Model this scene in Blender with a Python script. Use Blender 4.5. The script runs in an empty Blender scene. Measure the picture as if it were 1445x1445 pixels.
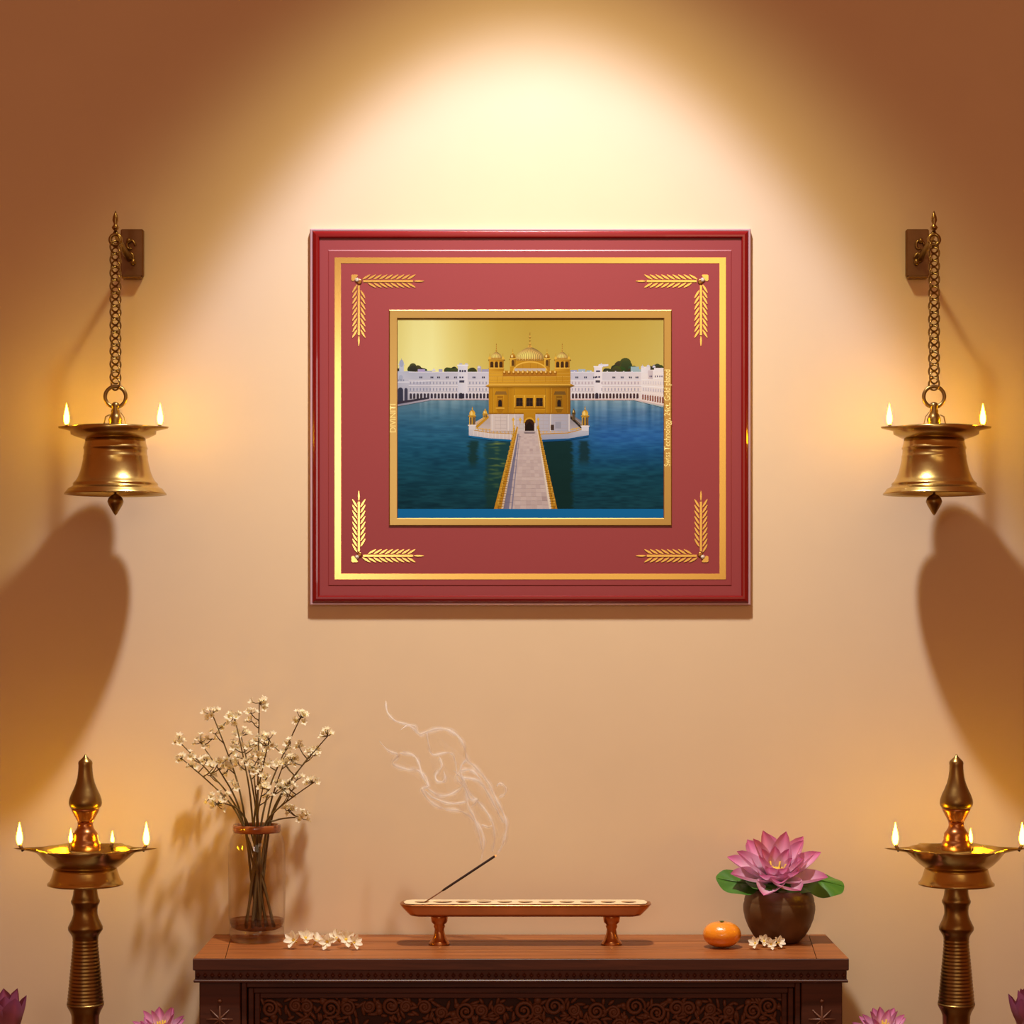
import bpy, math, random
from mathutils import Vector, Matrix
import numpy as np

random.seed(7)
sc = bpy.context.scene
COL = sc.collection
PI = math.pi

# ------------------------------------------------------------------ measuring
F = 3130.0          # focal length in pixels of a 1445 px wide frame
D = 3.9125          # camera to back wall
CX, HY = 722.5, 863.0
TOPZ = 0.75         # height of the table top
TD = 0.28           # depth of the table top
ZC = TOPZ + (1353 - HY) * (D - TD) / F


def S(dep):
    return (D - dep) / F


def P(px, py, dep):
    s = S(dep)
    return Vector(((px - CX) * s, -dep, ZC - (py - HY) * s))


def on_table(px, py):
    s = (ZC - TOPZ) / (py - HY)
    dep = D - s * F
    return Vector(((px - CX) * s, -dep, TOPZ))


def lin(r, g, b):
    def f(c):
        c /= 255.0
        return c / 12.92 if c <= 0.04045 else ((c + 0.055) / 1.055) ** 2.4
    return (f(r), f(g), f(b), 1.0)


# ------------------------------------------------------------------ mesh builder
class MB:
    def __init__(self):
        self.v, self.f, self.sm, self.c = [], [], [], []
        self.col = (1, 1, 1, 1)

    def add(self, vs, fs, smooth=True, cols=None):
        o = len(self.v)
        self.v += [tuple(p) for p in vs]
        self.c += cols if cols else [self.col] * len(vs)
        for f in fs:
            self.f.append(tuple(i + o for i in f))
            self.sm.append(smooth)
        return o

    def box(self, lo, hi, bev=0.0):
        (x0, y0, z0), (x1, y1, z1) = lo, hi
        if bev <= 0:
            vs = [(x, y, z) for x in (x0, x1) for y in (y0, y1) for z in (z0, z1)]
            self.add(vs, [(0, 1, 3, 2), (4, 6, 7, 5), (0, 4, 5, 1), (2, 3, 7, 6), (0, 2, 6, 4), (1, 5, 7, 3)], False)
            return
        b = bev
        vs, idx = [], {}
        for i, x in enumerate((x0, x1)):
            for j, y in enumerate((y0, y1)):
                for k, z in enumerate((z0, z1)):
                    sx, sy, sz = (1, -1)[i], (1, -1)[j], (1, -1)[k]
                    for a, p in enumerate(((x, y + sy * b, z + sz * b), (x + sx * b, y, z + sz * b), (x + sx * b, y + sy * b, z))):
                        idx[i, j, k, a] = len(vs)
                        vs.append(p)
        fs = []
        for i in (0, 1):
            fs.append([idx[i, 0, 0, 0], idx[i, 1, 0, 0], idx[i, 1, 1, 0], idx[i, 0, 1, 0]])
            fs.append([idx[0, i, 0, 1], idx[1, i, 0, 1], idx[1, i, 1, 1], idx[0, i, 1, 1]])
            fs.append([idx[0, 0, i, 2], idx[1, 0, i, 2], idx[1, 1, i, 2], idx[0, 1, i, 2]])
        for i in (0, 1):
            for j in (0, 1):
                fs.append([idx[0, i, j, 1], idx[1, i, j, 1], idx[1, i, j, 2], idx[0, i, j, 2]])
                fs.append([idx[i, 0, j, 0], idx[i, 1, j, 0], idx[i, 1, j, 2], idx[i, 0, j, 2]])
                fs.append([idx[i, j, 0, 0], idx[i, j, 1, 0], idx[i, j, 1, 1], idx[i, j, 0, 1]])
        for i in (0, 1):
            for j in (0, 1):
                for k in (0, 1):
                    fs.append([idx[i, j, k, 0], idx[i, j, k, 1], idx[i, j, k, 2]])
        self.add(vs, fs, False)

    def lathe(self, prof, n=48, c=(0, 0, 0), rf=None, zf=None, smooth=True, closed=False):
        vs, fs = [], []
        m = len(prof)
        for i, (r, z) in enumerate(prof):
            for k in range(n):
                a = 2 * PI * k / n
                rr = r if rf is None else rf(i, r, a)
                zz = z if zf is None else zf(i, z, a)
                vs.append((c[0] + rr * math.cos(a), c[1] + rr * math.sin(a), c[2] + zz))
        for i in range(m - 1 if not closed else m):
            j = (i + 1) % m
            for k in range(n):
                l = (k + 1) % n
                fs.append((i * n + k, i * n + l, j * n + l, j * n + k))
        if not closed:
            if prof[0][0] > 1e-6:
                fs.append(tuple(range(n))[::-1])
            if prof[-1][0] > 1e-6:
                fs.append(tuple(range((m - 1) * n, m * n)))
        self.add(vs, fs, smooth)

    def tube(self, pts, rad, n=8, caps=True, closed=False):
        pts = [Vector(p) for p in pts]
        m = len(pts)
        if not isinstance(rad, (list, tuple)):
            rad = [rad] * m
        vs, fs = [], []
        up = None
        for i in range(m):
            if closed:
                t = pts[(i + 1) % m] - pts[i - 1]
            else:
                t = pts[min(i + 1, m - 1)] - pts[max(i - 1, 0)]
            if t.length < 1e-9:
                t = Vector((0, 0, 1))
            t.normalize()
            if up is None:
                up = Vector((0, 1, 0)) if abs(t.y) < 0.9 else Vector((1, 0, 0))
            a = up - t * up.dot(t)
            if a.length < 1e-6:
                a = Vector((1, 0, 0)) - t * t.x
            a.normalize()
            up = a
            b = t.cross(a)
            for k in range(n):
                q = 2 * PI * k / n
                vs.append(pts[i] + (a * math.cos(q) + b * math.sin(q)) * rad[i])
        for i in range(m if closed else m - 1):
            j = (i + 1) % m
            for k in range(n):
                l = (k + 1) % n
                fs.append((i * n + k, i * n + l, j * n + l, j * n + k))
        if caps and not closed:
            fs.append(tuple(range(n))[::-1])
            fs.append(tuple(range((m - 1) * n, m * n)))
        self.add(vs, fs, True)

    def torus(self, c, R, r, rot=None, n=32, k=10, sx=1.0, sz=1.0):
        pts = []
        for i in range(n):
            a = 2 * PI * i / n
            p = Vector((R * sx * math.cos(a), 0, R * sz * math.sin(a)))
            if rot is not None:
                p = rot @ p
            pts.append(Vector(c) + p)
        self.tube(pts, r, k, closed=True)

    def ball(self, c, rx, ry=None, rz=None, n=16, m=10, rot=None):
        ry = rx if ry is None else ry
        rz = rx if rz is None else rz
        vs, fs = [], []
        for i in range(m + 1):
            t = PI * i / m
            for k in range(n):
                a = 2 * PI * k / n
                p = Vector((rx * math.sin(t) * math.cos(a), ry * math.sin(t) * math.sin(a), rz * math.cos(t)))
                if rot is not None:
                    p = rot @ p
                vs.append(Vector(c) + p)
        for i in range(m):
            for k in range(n):
                l = (k + 1) % n
                fs.append((i * n + k, (i + 1) * n + k, (i + 1) * n + l, i * n + l))
        self.add(vs, fs, True)

    def prism(self, poly, y0, y1, smooth=False):
        """poly: list of (x,z); extruded along y from y0 (back) to y1 (front)"""
        n = len(poly)
        vs = [(x, y0, z) for x, z in poly] + [(x, y1, z) for x, z in poly]
        fs = [tuple(range(n)), tuple(range(n, 2 * n))[::-1]]
        for i in range(n):
            j = (i + 1) % n
            fs.append((i, i + n, j + n, j))
        self.add(vs, fs, smooth)

    def build(self, name, mat, parent=None, color=False, loc=None):
        me = bpy.data.meshes.new(name)
        me.from_pydata(self.v, [], self.f)
        me.polygons.foreach_set('use_smooth', self.sm)
        if color:
            at = me.color_attributes.new('Col', 'FLOAT_COLOR', 'POINT')
            at.data.foreach_set('color', [x for c in self.c for x in c])
        me.materials.append(mat)
        import bmesh
        bm = bmesh.new()
        bm.from_mesh(me)
        bmesh.ops.remove_doubles(bm, verts=bm.verts, dist=1e-7)
        if not color:
            bmesh.ops.recalc_face_normals(bm, faces=bm.faces)
        bm.to_mesh(me)
        bm.free()
        o = bpy.data.objects.new(name, me)
        COL.objects.link(o)
        if parent is not None:
            o.parent = parent
        if loc is not None:
            o.location = loc
        return o


def tag(o, label=None, cat=None, group=None, kind=None):
    if label: o['label'] = label
    if cat: o['category'] = cat
    if group: o['group'] = group
    if kind: o['kind'] = kind
    return o


def thing(name, label, cat, loc, group=None):
    o = bpy.data.objects.new(name, None)
    o.empty_display_size = 0.03
    COL.objects.link(o)
    o.location = loc
    return tag(o, label, cat, group)


def catmull(pts, k=6):
    pts = [Vector(p) for p in pts]
    out = []
    for i in range(len(pts) - 1):
        p0, p1, p2, p3 = pts[max(i - 1, 0)], pts[i], pts[i + 1], pts[min(i + 2, len(pts) - 1)]
        for j in range(k):
            t = j / k
            out.append(0.5 * ((2 * p1) + (p2 - p0) * t + (2 * p0 - 5 * p1 + 4 * p2 - p3) * t * t + (3 * p1 - p0 - 3 * p2 + p3) * t ** 3))
    out.append(pts[-1])
    return out


# ------------------------------------------------------------------ materials
def new_mat(name):
    m = bpy.data.materials.new(name)
    m.use_nodes = True
    nt = m.node_tree
    b = nt.nodes['Principled BSDF']
    return m, nt, b


def N(nt, t, **kw):
    n = nt.nodes.new(t)
    for k, v in kw.items():
        if k in n.inputs:
            n.inputs[k].default_value = v
        else:
            setattr(n, k, v)
    return n


def simple(name, col, rough=0.5, metal=0.0, coat=0.0, noise=0.0, nscale=30.0, bump=0.0, bscale=60.0, spec=0.5, **kw):
    m, nt, b = new_mat(name)
    b.inputs['Base Color'].default_value = col
    b.inputs['Roughness'].default_value = rough
    b.inputs['Metallic'].default_value = metal
    b.inputs['Coat Weight'].default_value = coat
    b.inputs['Specular IOR Level'].default_value = spec
    for k, v in kw.items():
        b.inputs[k.replace('_', ' ')].default_value = v
    tc = N(nt, 'ShaderNodeTexCoord')
    if noise > 0:
        n = N(nt, 'ShaderNodeTexNoise', Scale=nscale, Detail=5.0)
        nt.links.new(tc.outputs['Object'], n.inputs['Vector'])
        mx = N(nt, 'ShaderNodeMix', data_type='RGBA')
        nt.links.new(n.outputs['Fac'], mx.inputs['Factor'])
        mx.inputs['A'].default_value = col if False else (0, 0, 0, 1)
        ins = [i for i in mx.inputs if i.type == 'RGBA']
        ins[0].default_value = tuple(c * (1 - noise) for c in col[:3]) + (1,)
        ins[1].default_value = tuple(min(1, c * (1 + noise)) for c in col[:3]) + (1,)
        nt.links.new([o for o in mx.outputs if o.type == 'RGBA'][0], b.inputs['Base Color'])
    if bump > 0:
        n = N(nt, 'ShaderNodeTexNoise', Scale=bscale, Detail=6.0)
        nt.links.new(tc.outputs['Object'], n.inputs['Vector'])
        bp = N(nt, 'ShaderNodeBump', Strength=bump, Distance=0.002)
        nt.links.new(n.outputs['Fac'], bp.inputs['Height'])
        nt.links.new(bp.outputs['Normal'], b.inputs['Normal'])
    return m


def vcol(name, rough=0.5, coat=0.0, spec=0.5, sub=0.0, trans=0.0):
    m, nt, b = new_mat(name)
    a = N(nt, 'ShaderNodeVertexColor', layer_name='Col')
    nt.links.new(a.outputs['Color'], b.inputs['Base Color'])
    b.inputs['Roughness'].default_value = rough
    b.inputs['Coat Weight'].default_value = coat
    b.inputs['Specular IOR Level'].default_value = spec
    if trans > 0:
        tr = N(nt, 'ShaderNodeBsdfTranslucent')
        nt.links.new(a.outputs['Color'], tr.inputs['Color'])
        mx = N(nt, 'ShaderNodeMixShader', Fac=trans)
        out = nt.nodes['Material Output']
        nt.links.new(b.outputs[0], mx.inputs[1])
        nt.links.new(tr.outputs[0], mx.inputs[2])
        nt.links.new(mx.outputs[0], out.inputs['Surface'])
    return m


def wood(name, c0, c1, rough, stretch, bump=0.15):
    m, nt, b = new_mat(name)
    tc = N(nt, 'ShaderNodeTexCoord')
    mp = N(nt, 'ShaderNodeMapping')
    mp.inputs['Scale'].default_value = stretch
    nt.links.new(tc.outputs['Object'], mp.inputs['Vector'])
    n = N(nt, 'ShaderNodeTexNoise', Scale=1.0, Detail=6.0, Roughness=0.6, Distortion=0.6)
    nt.links.new(mp.outputs[0], n.inputs['Vector'])
    cr = N(nt, 'ShaderNodeValToRGB')
    cr.color_ramp.elements[0].position, cr.color_ramp.elements[1].position = 0.32, 0.68
    cr.color_ramp.elements[0].color, cr.color_ramp.elements[1].color = c0, c1
    nt.links.new(n.outputs['Fac'], cr.inputs['Fac'])
    nt.links.new(cr.outputs[0], b.inputs['Base Color'])
    b.inputs['Roughness'].default_value = rough
    bp = N(nt, 'ShaderNodeBump', Strength=bump, Distance=0.001)
    nt.links.new(n.outputs['Fac'], bp.inputs['Height'])
    nt.links.new(bp.outputs[0], b.inputs['Normal'])
    return m


def thin_glass(name, tint, rough=0.02, fac=1.0):
    m = bpy.data.materials.new(name)
    m.use_nodes = True
    nt = m.node_tree
    nt.nodes.remove(nt.nodes['Principled BSDF'])
    out = nt.nodes['Material Output']
    tr = N(nt, 'ShaderNodeBsdfTransparent', Color=tint)
    gl = N(nt, 'ShaderNodeBsdfGlossy', Roughness=rough)
    fr = N(nt, 'ShaderNodeLayerWeight', Blend=0.5)
    pw = N(nt, 'ShaderNodeMath', operation='POWER'); pw.inputs[1].default_value = 4.0
    nt.links.new(fr.outputs['Facing'], pw.inputs[0])
    mt = N(nt, 'ShaderNodeMath', operation='MULTIPLY_ADD')
    mt.inputs[1].default_value = 0.55 * fac
    mt.inputs[2].default_value = 0.035
    mx = N(nt, 'ShaderNodeMixShader')
    nt.links.new(pw.outputs[0], mt.inputs[0])
    nt.links.new(mt.outputs[0], mx.inputs[0])
    nt.links.new(tr.outputs[0], mx.inputs[1])
    nt.links.new(gl.outputs[0], mx.inputs[2])
    nt.links.new(mx.outputs[0], out.inputs['Surface'])
    return m


def emit(name, col, s):
    m = bpy.data.materials.new(name)
    m.use_nodes = True
    nt = m.node_tree
    nt.nodes.remove(nt.nodes['Principled BSDF'])
    e = N(nt, 'ShaderNodeEmission', Color=col, Strength=s)
    nt.links.new(e.outputs[0], nt.nodes['Material Output'].inputs['Surface'])
    return m


def smoke_mat(name, alpha):
    """thin white smoke: mostly clear, the rest scatters light forward and back"""
    m = bpy.data.materials.new(name)
    m.use_nodes = True
    nt = m.node_tree
    nt.nodes.remove(nt.nodes['Principled BSDF'])
    tr = N(nt, 'ShaderNodeBsdfTransparent')
    df = N(nt, 'ShaderNodeBsdfDiffuse', Color=(1, 1, 1, 1))
    tl = N(nt, 'ShaderNodeBsdfTranslucent', Color=(1, 1, 1, 1))
    a1 = N(nt, 'ShaderNodeMixShader', Fac=0.5)
    nt.links.new(df.outputs[0], a1.inputs[1]); nt.links.new(tl.outputs[0], a1.inputs[2])
    a2 = N(nt, 'ShaderNodeMixShader', Fac=alpha)
    nt.links.new(tr.outputs[0], a2.inputs[1]); nt.links.new(a1.outputs[0], a2.inputs[2])
    nt.links.new(a2.outputs[0], nt.nodes['Material Output'].inputs['Surface'])
    return m


M = {}
M['wall'] = simple('plaster', (0.80, 0.625, 0.405, 1), 0.85, noise=0.03, nscale=9, bump=0.06, bscale=45, spec=0.2)
M['floor'] = wood('floor_wood', lin(96, 58, 32), lin(128, 80, 46), 0.4, (3, 40, 40))
M['brass'] = simple('aged_brass', (0.56, 0.40, 0.13, 1), 0.26, 1.0, noise=0.30, nscale=22, bump=0.08, bscale=90)
M['brass_dark'] = simple('dark_brass', (0.30, 0.19, 0.062, 1), 0.34, 1.0, noise=0.35, nscale=25, bump=0.10, bscale=80)
M['copper'] = simple('copper_brass', (0.50, 0.21, 0.075, 1), 0.28, 1.0, noise=0.2, nscale=30, bump=0.05)
M['tray_top'] = simple('lit_brass', (0.95, 0.80, 0.52, 1), 0.34, 0.25, noise=0.08, nscale=40)  # pale, barely metallic base: the plate's reflected brightness put into its colour
M['bracket'] = simple('bracket_bronze', (0.22, 0.11, 0.04, 1), 0.42, 0.7, noise=0.3, nscale=35, bump=0.2)
M['wick'] = simple('charred_wick', lin(70, 40, 22), 0.9)
M['flame'] = emit('flame', (1.0, 0.545, 0.0085, 1), 110)
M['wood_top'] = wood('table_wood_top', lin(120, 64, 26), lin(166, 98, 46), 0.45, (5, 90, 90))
M['wood'] = wood('table_wood_shaded', lin(64, 30, 17), lin(94, 48, 27), 0.45, (6, 70, 70))  # same wood as the top, darkened: the front's shade put into the colour
M['wood_ground'] = simple('shaded_ground', lin(54, 26, 17), 0.7, noise=0.2)  # recess shade behind the carving painted in as a darker ground
M['wood_carved'] = simple('carved_wood', lin(108, 66, 44), 0.5, noise=0.25, nscale=40)  # lightened against the ground, relief contrast put into the colour
M['red'] = simple('red_lacquer', lin(128, 9, 12), 0.22, coat=0.4)
M['edge'] = simple('mauve_metal', lin(196, 160, 166), 0.28, 0.25)
M['mat'] = simple('mat_board', lin(148, 55, 59), 0.42, noise=0.03, nscale=300, coat=0.25, Coat_Roughness=0.45)
M['gold'] = simple('gold_foil', (0.95, 0.66, 0.19, 1), 0.20, 1.0)
M['goldframe'] = simple('brushed_gold', (0.60, 0.43, 0.14, 1), 0.30, 1.0)
M['letter'] = simple('pale_gold_letter', lin(240, 222, 140), 0.5)
M['print'] = vcol('printed_picture', 0.6, coat=0.0, spec=0.1)
M['gem'] = thin_glass('clear_gem', (0.95, 0.95, 0.9, 1), 0.05)
M['gem'] = simple('clear_gem', (0.95, 0.92, 0.82, 1), 0.06, 0.6)
M['gem_set'] = simple('gem_setting', (0.45, 0.22, 0.06, 1), 0.3, 1.0)
M['glass'] = thin_glass('clear_glass', (0.955, 0.93, 0.90, 1), 0.03, 1.0)
M['glass_base'] = thin_glass('thick_glass', (0.90, 0.84, 0.78, 1), 0.05, 1.6)
M['water'] = thin_glass('water', (0.66, 0.48, 0.36, 1), 0.03, 0.8)
M['amber'] = simple('amber_rim', lin(150, 82, 40), 0.2, coat=0.5, noise=0.4, nscale=60)
M['twig'] = simple('twig', lin(104, 84, 44), 0.7, noise=0.3, nscale=60)
M['blossom'] = vcol('cream_blossom', 0.6, trans=0.45)
M['petal_white'] = vcol('white_petal', 0.55, trans=0.35)
M['pollen'] = simple('pollen', lin(228, 190, 70), 0.7)
M['orange'] = simple('orange_peel', lin(240, 146, 34), 0.24, noise=0.10, nscale=40, bump=0.25, bscale=260, coat=0.6)
M['stem_green'] = simple('green_stalk', lin(86, 100, 40), 0.6)
M['pot'] = simple('brown_pot', lin(96, 70, 44), 0.42, 0.2, noise=0.35, nscale=28, bump=0.15, bscale=60)
M['soil'] = simple('dark_moss', lin(48, 50, 22), 0.9, noise=0.5, nscale=80)
M['lotus'] = vcol('lotus_petal', 0.5, trans=0.40)
M['leaf'] = simple('lotus_leaf', lin(58, 108, 28), 0.42, noise=0.35, nscale=25, bump=0.1)
M['incense'] = simple('incense_coat', lin(52, 30, 20), 0.9)
M['bamboo'] = simple('bamboo', lin(120, 70, 34), 0.7)
M['ember'] = emit('ember', (1, 0.25, 0.05, 1), 2.0)
M['smoke'] = smoke_mat("smoke_strand", 0.32)
M['haze'] = smoke_mat('smoke_haze', 0.10)
M['veil'] = smoke_mat('smoke_veil', 0.035)

# ------------------------------------------------------------------ the room
mb = MB(); mb.box((-4, 0, 0), (4, 0.12, 3.6))
o = mb.build('wall_back', M['wall']); tag(o, kind='structure')
mb = MB(); mb.box((-4, -6.5, -0.1), (4, 0.12, 0))
o = mb.build('floor', M['floor']); tag(o, kind='structure')
mb = MB(); mb.box((-4, -0.018, 0), (4, 0, 0.10), 0.004)
o = mb.build('baseboard_back', M['wood']); tag(o, kind='structure')


# ------------------------------------------------------------------ carved table
def table():
    s = S(TD)
    cx = (735 - CX) * s
    hw = 463 * s
    t = thing('console_table', 'dark carved wooden console table against the wall under the red framed picture', 'table', (cx, -TD / 2, 0))

    def Y(dep): return -dep + TD / 2
    def X(px): return (px - CX) * s - cx
    def Z(py): return ZC - (py - HY) * s
    zt, z1, z2 = TOPZ, Z(1369), Z(1387)
    yb, yf = Y(0.004), Y(TD)
    # top boards: a middle field and two mitred end boards
    e = 0.052
    g = 0.0012
    for sx in (-1, 1):
        m = MB()
        po = [(sx * hw, yf + .0025), (sx * hw, yb), (sx * (hw - e * 0.55), yb), (sx * (hw - e), yf + .0025)]
        n = 4
        m.add([(x, y, zt - 0.0188) for x, y in po] + [(x, y, zt) for x, y in po],
              [(0, 1, 2, 3), (7, 6, 5, 4), (0, 4, 5, 1), (1, 5, 6, 2), (2, 6, 7, 3), (3, 7, 4, 0)], False)
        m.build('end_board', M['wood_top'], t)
    m = MB()
    yf2 = yf + .0025
    po = [(-(hw - e - g), yf2), (hw - e - g, yf2), (hw - e * 0.55 - g, yb), (-(hw - e * 0.55 - g), yb)]
    # three planks, narrow grooves between them
    rows = [0.0, 0.36, 0.70, 1.0]
    for a, b in zip(rows[:-1], rows[1:]):
        a2, b2 = a + 0.004, b - 0.004
        def pt(u, q):
            x0 = po[0][0] + (po[3][0] - po[0][0]) * q
            return (x0 if u == 0 else -x0, yf2 + (yb - yf2) * q)
        q = [pt(0, a2), pt(1, a2), pt(1, b2), pt(0, b2)]
        m.add([(x, y, zt - 0.0188) for x, y in q] + [(x, y, zt - 0.0002) for x, y in q],
              [(0, 1, 2, 3), (7, 6, 5, 4), (0, 4, 5, 1), (1, 5, 6, 2), (2, 6, 7, 3), (3, 7, 4, 0)], False)
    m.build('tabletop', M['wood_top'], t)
    # frieze moulding with dentils
    m = MB()
    m.box((-hw, yf, z1), (hw, yf + .0023, zt - .0004), .0006)  # thin fascia over the board fronts, their shade painted by its dark wood
    m.box((-hw + 0.001, yf + 0.0023, z1 - 0.001), (hw - 0.001, yb, zt - 0.0188))
    m.box((-hw + 0.003, yf + 0.005, z2 + 0.004), (hw - 0.003, yb, z1 - 0.001))
    m.box((-hw + 0.001, yf + 0.001, z2), (hw - 0.001, yb, z2 + 0.0045), 0.001)
    k = 92
    for i in range(k):
        x = -hw + 0.008 + (2 * hw - 0.016) * i / (k - 1)
        zc = (z1 + z2) / 2 + 0.001
        d = 0.0042
        m.add([(x - d, yf + 0.0052, zc), (x, yf + 0.0052, zc + d * 1.3), (x + d, yf + 0.0052, zc), (x, yf + 0.0052, zc - d * 1.3), (x, yf + 0.0015, zc)],
              [(0, 1, 4), (1, 2, 4), (2, 3, 4), (3, 0, 4)], False)
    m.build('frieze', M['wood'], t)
    # body
    bw = (1190 - 735) * s
    yfb = yf + 0.010
    zb = 0.42
    m = MB()
    m.box((-bw + 0.03, yfb + 0.02, zb), (bw - 0.03, yb, z2))
    m.build('carcass', M['wood_ground'], t)
    for sx in (-1, 1):
        m = MB()
        x0, x1 = sorted((sx * bw, sx * (bw - 58 * s)))
        m.box((x0, yfb, zb - 0.02), (x1, yfb + 0.05, z2), 0.0015)
        p = m.build('corner_post', M['wood'], t)
        c = MB()
        xm = (x0 + x1) / 2
        zc = Z(1440)
        for q in range(3):
            zz = zc - q * 0.075
            for a in (PI / 2, PI / 4, 3 * PI / 4, 0):
                l = 0.028 if a == PI / 2 else 0.022
                dx, dz = math.cos(a) * l, math.sin(a) * l
                c.tube([(xm - dx, yfb, zz - dz), (xm, yfb - 0.001, zz), (xm + dx, yfb, zz + dz)], [0.0008, 0.0024, 0.0008], 6)
            c.ball((xm, yfb, zz + 0.030), 0.004, 0.003, 0.004, 10, 6)
            c.ball((xm, yfb, zz), 0.005, 0.003, 0.005, 10, 6)
        c.build('carved_star', M['wood_carved'], p)
        m = MB()
        m.box((x0, yfb, 0), (x1, yfb + 0.05, zb - 0.02), 0.002)
        m.build('leg', M['wood'], t)
        m = MB()
        m.box((x0, yb - 0.05, 0), (x1, yb, zb), 0.002)
        m.build('leg', M['wood'], t)
    # nested frame mouldings around the panel
    px0, px1 = -bw + 58 * s + 0.001, bw - 58 * s - 0.001
    m = MB()
    for i, (ins, dy) in enumerate(((0.0, 0.004), (0.011, 0.008), (0.021, 0.012))):
        a, b = px0 + ins, px1 - ins
        zt2, zb2 = z2 - 0.001 - ins * 0.9, zb + ins
        w = 0.009
        m.box((a, yfb + dy, zb2), (a + w, yfb + 0.02, zt2), 0.0012)
        m.box((b - w, yfb + dy, zb2), (b, yfb + 0.02, zt2), 0.0012)
        m.box((a + w, yfb + dy, zt2 - w), (b - w, yfb + 0.02, zt2), 0.0012)
        m.box((a + w, yfb + dy, zb2), (b - w, yfb + 0.02, zb2 + w), 0.0012)
    m.build('panel_moulding', M['wood'], t)
    # scroll carving
    rnd = random.Random(3)
    m = MB()
    ax0, ax1 = px0 + 0.034, px1 - 0.034
    az1, az0 = z2 - 0.030, zb + 0.034
    yp = yfb + 0.0195
    step = 0.031
    nx = int((ax1 - ax0) / step)
    nz = max(1, int((az1 - az0) / step))
    for j in range(nz):
        for i in range(nx):
            x = ax0 + (i + 0.5) * (ax1 - ax0) / nx + rnd.uniform(-.008, .008)
            z = az1 - (j + 0.5) * (az1 - az0) / nz + rnd.uniform(-.008, .006)
            sg = 1 if (i + j) % 2 else -1
            ph = rnd.uniform(0, 2 * PI)
            R = rnd.uniform(0.009, 0.0175)
            pts = []
            for q in range(26):
                u = q / 25
                r = R * (1 - u * 0.78)
                a = ph + sg * u * 3.6 * PI
                pts.append((x + r * math.cos(a), yp - 0.0025 - 0.002 * u, z + r * math.sin(a)))
            m.tube(pts, [0.0017 + 0.0019 * math.sin(PI * min(1, q / 25 * 1.2 + 0.1) * 0.9) for q in range(26)], 6)
            m.ball((x, yp - 0.003, z), 0.0042, 0.004, 0.0042, 10, 6)
            for q in range(7):
                a = ph + q * 2 * PI / 7 + rnd.uniform(-.3, .3)
                r = R + rnd.uniform(0.002, 0.008)
                rot = Matrix.Rotation(-(a + rnd.uniform(0.4, 1.2) * sg), 3, 'Y')
                m.ball((x + r * math.cos(a), yp - 0.001, z + r * math.sin(a)), rnd.uniform(0.006, 0.011), 0.0042, 0.0032, 10, 6, rot)
            if rnd.random() < 0.6:
                a = rnd.uniform(0, 2 * PI)
                xx, zz = x + 0.02 * math.cos(a), z + 0.015 * math.sin(a)
                xx = min(max(xx, ax0), ax1); zz = min(max(zz, az0), az1)
                rr = rnd.uniform(0.005, 0.0072)
                m.ball((xx, yp - 0.002, zz), rr, 0.0045, rr, 14, 6)
    m.build('carved_panel', M['wood_carved'], t)
    return t


table()


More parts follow.
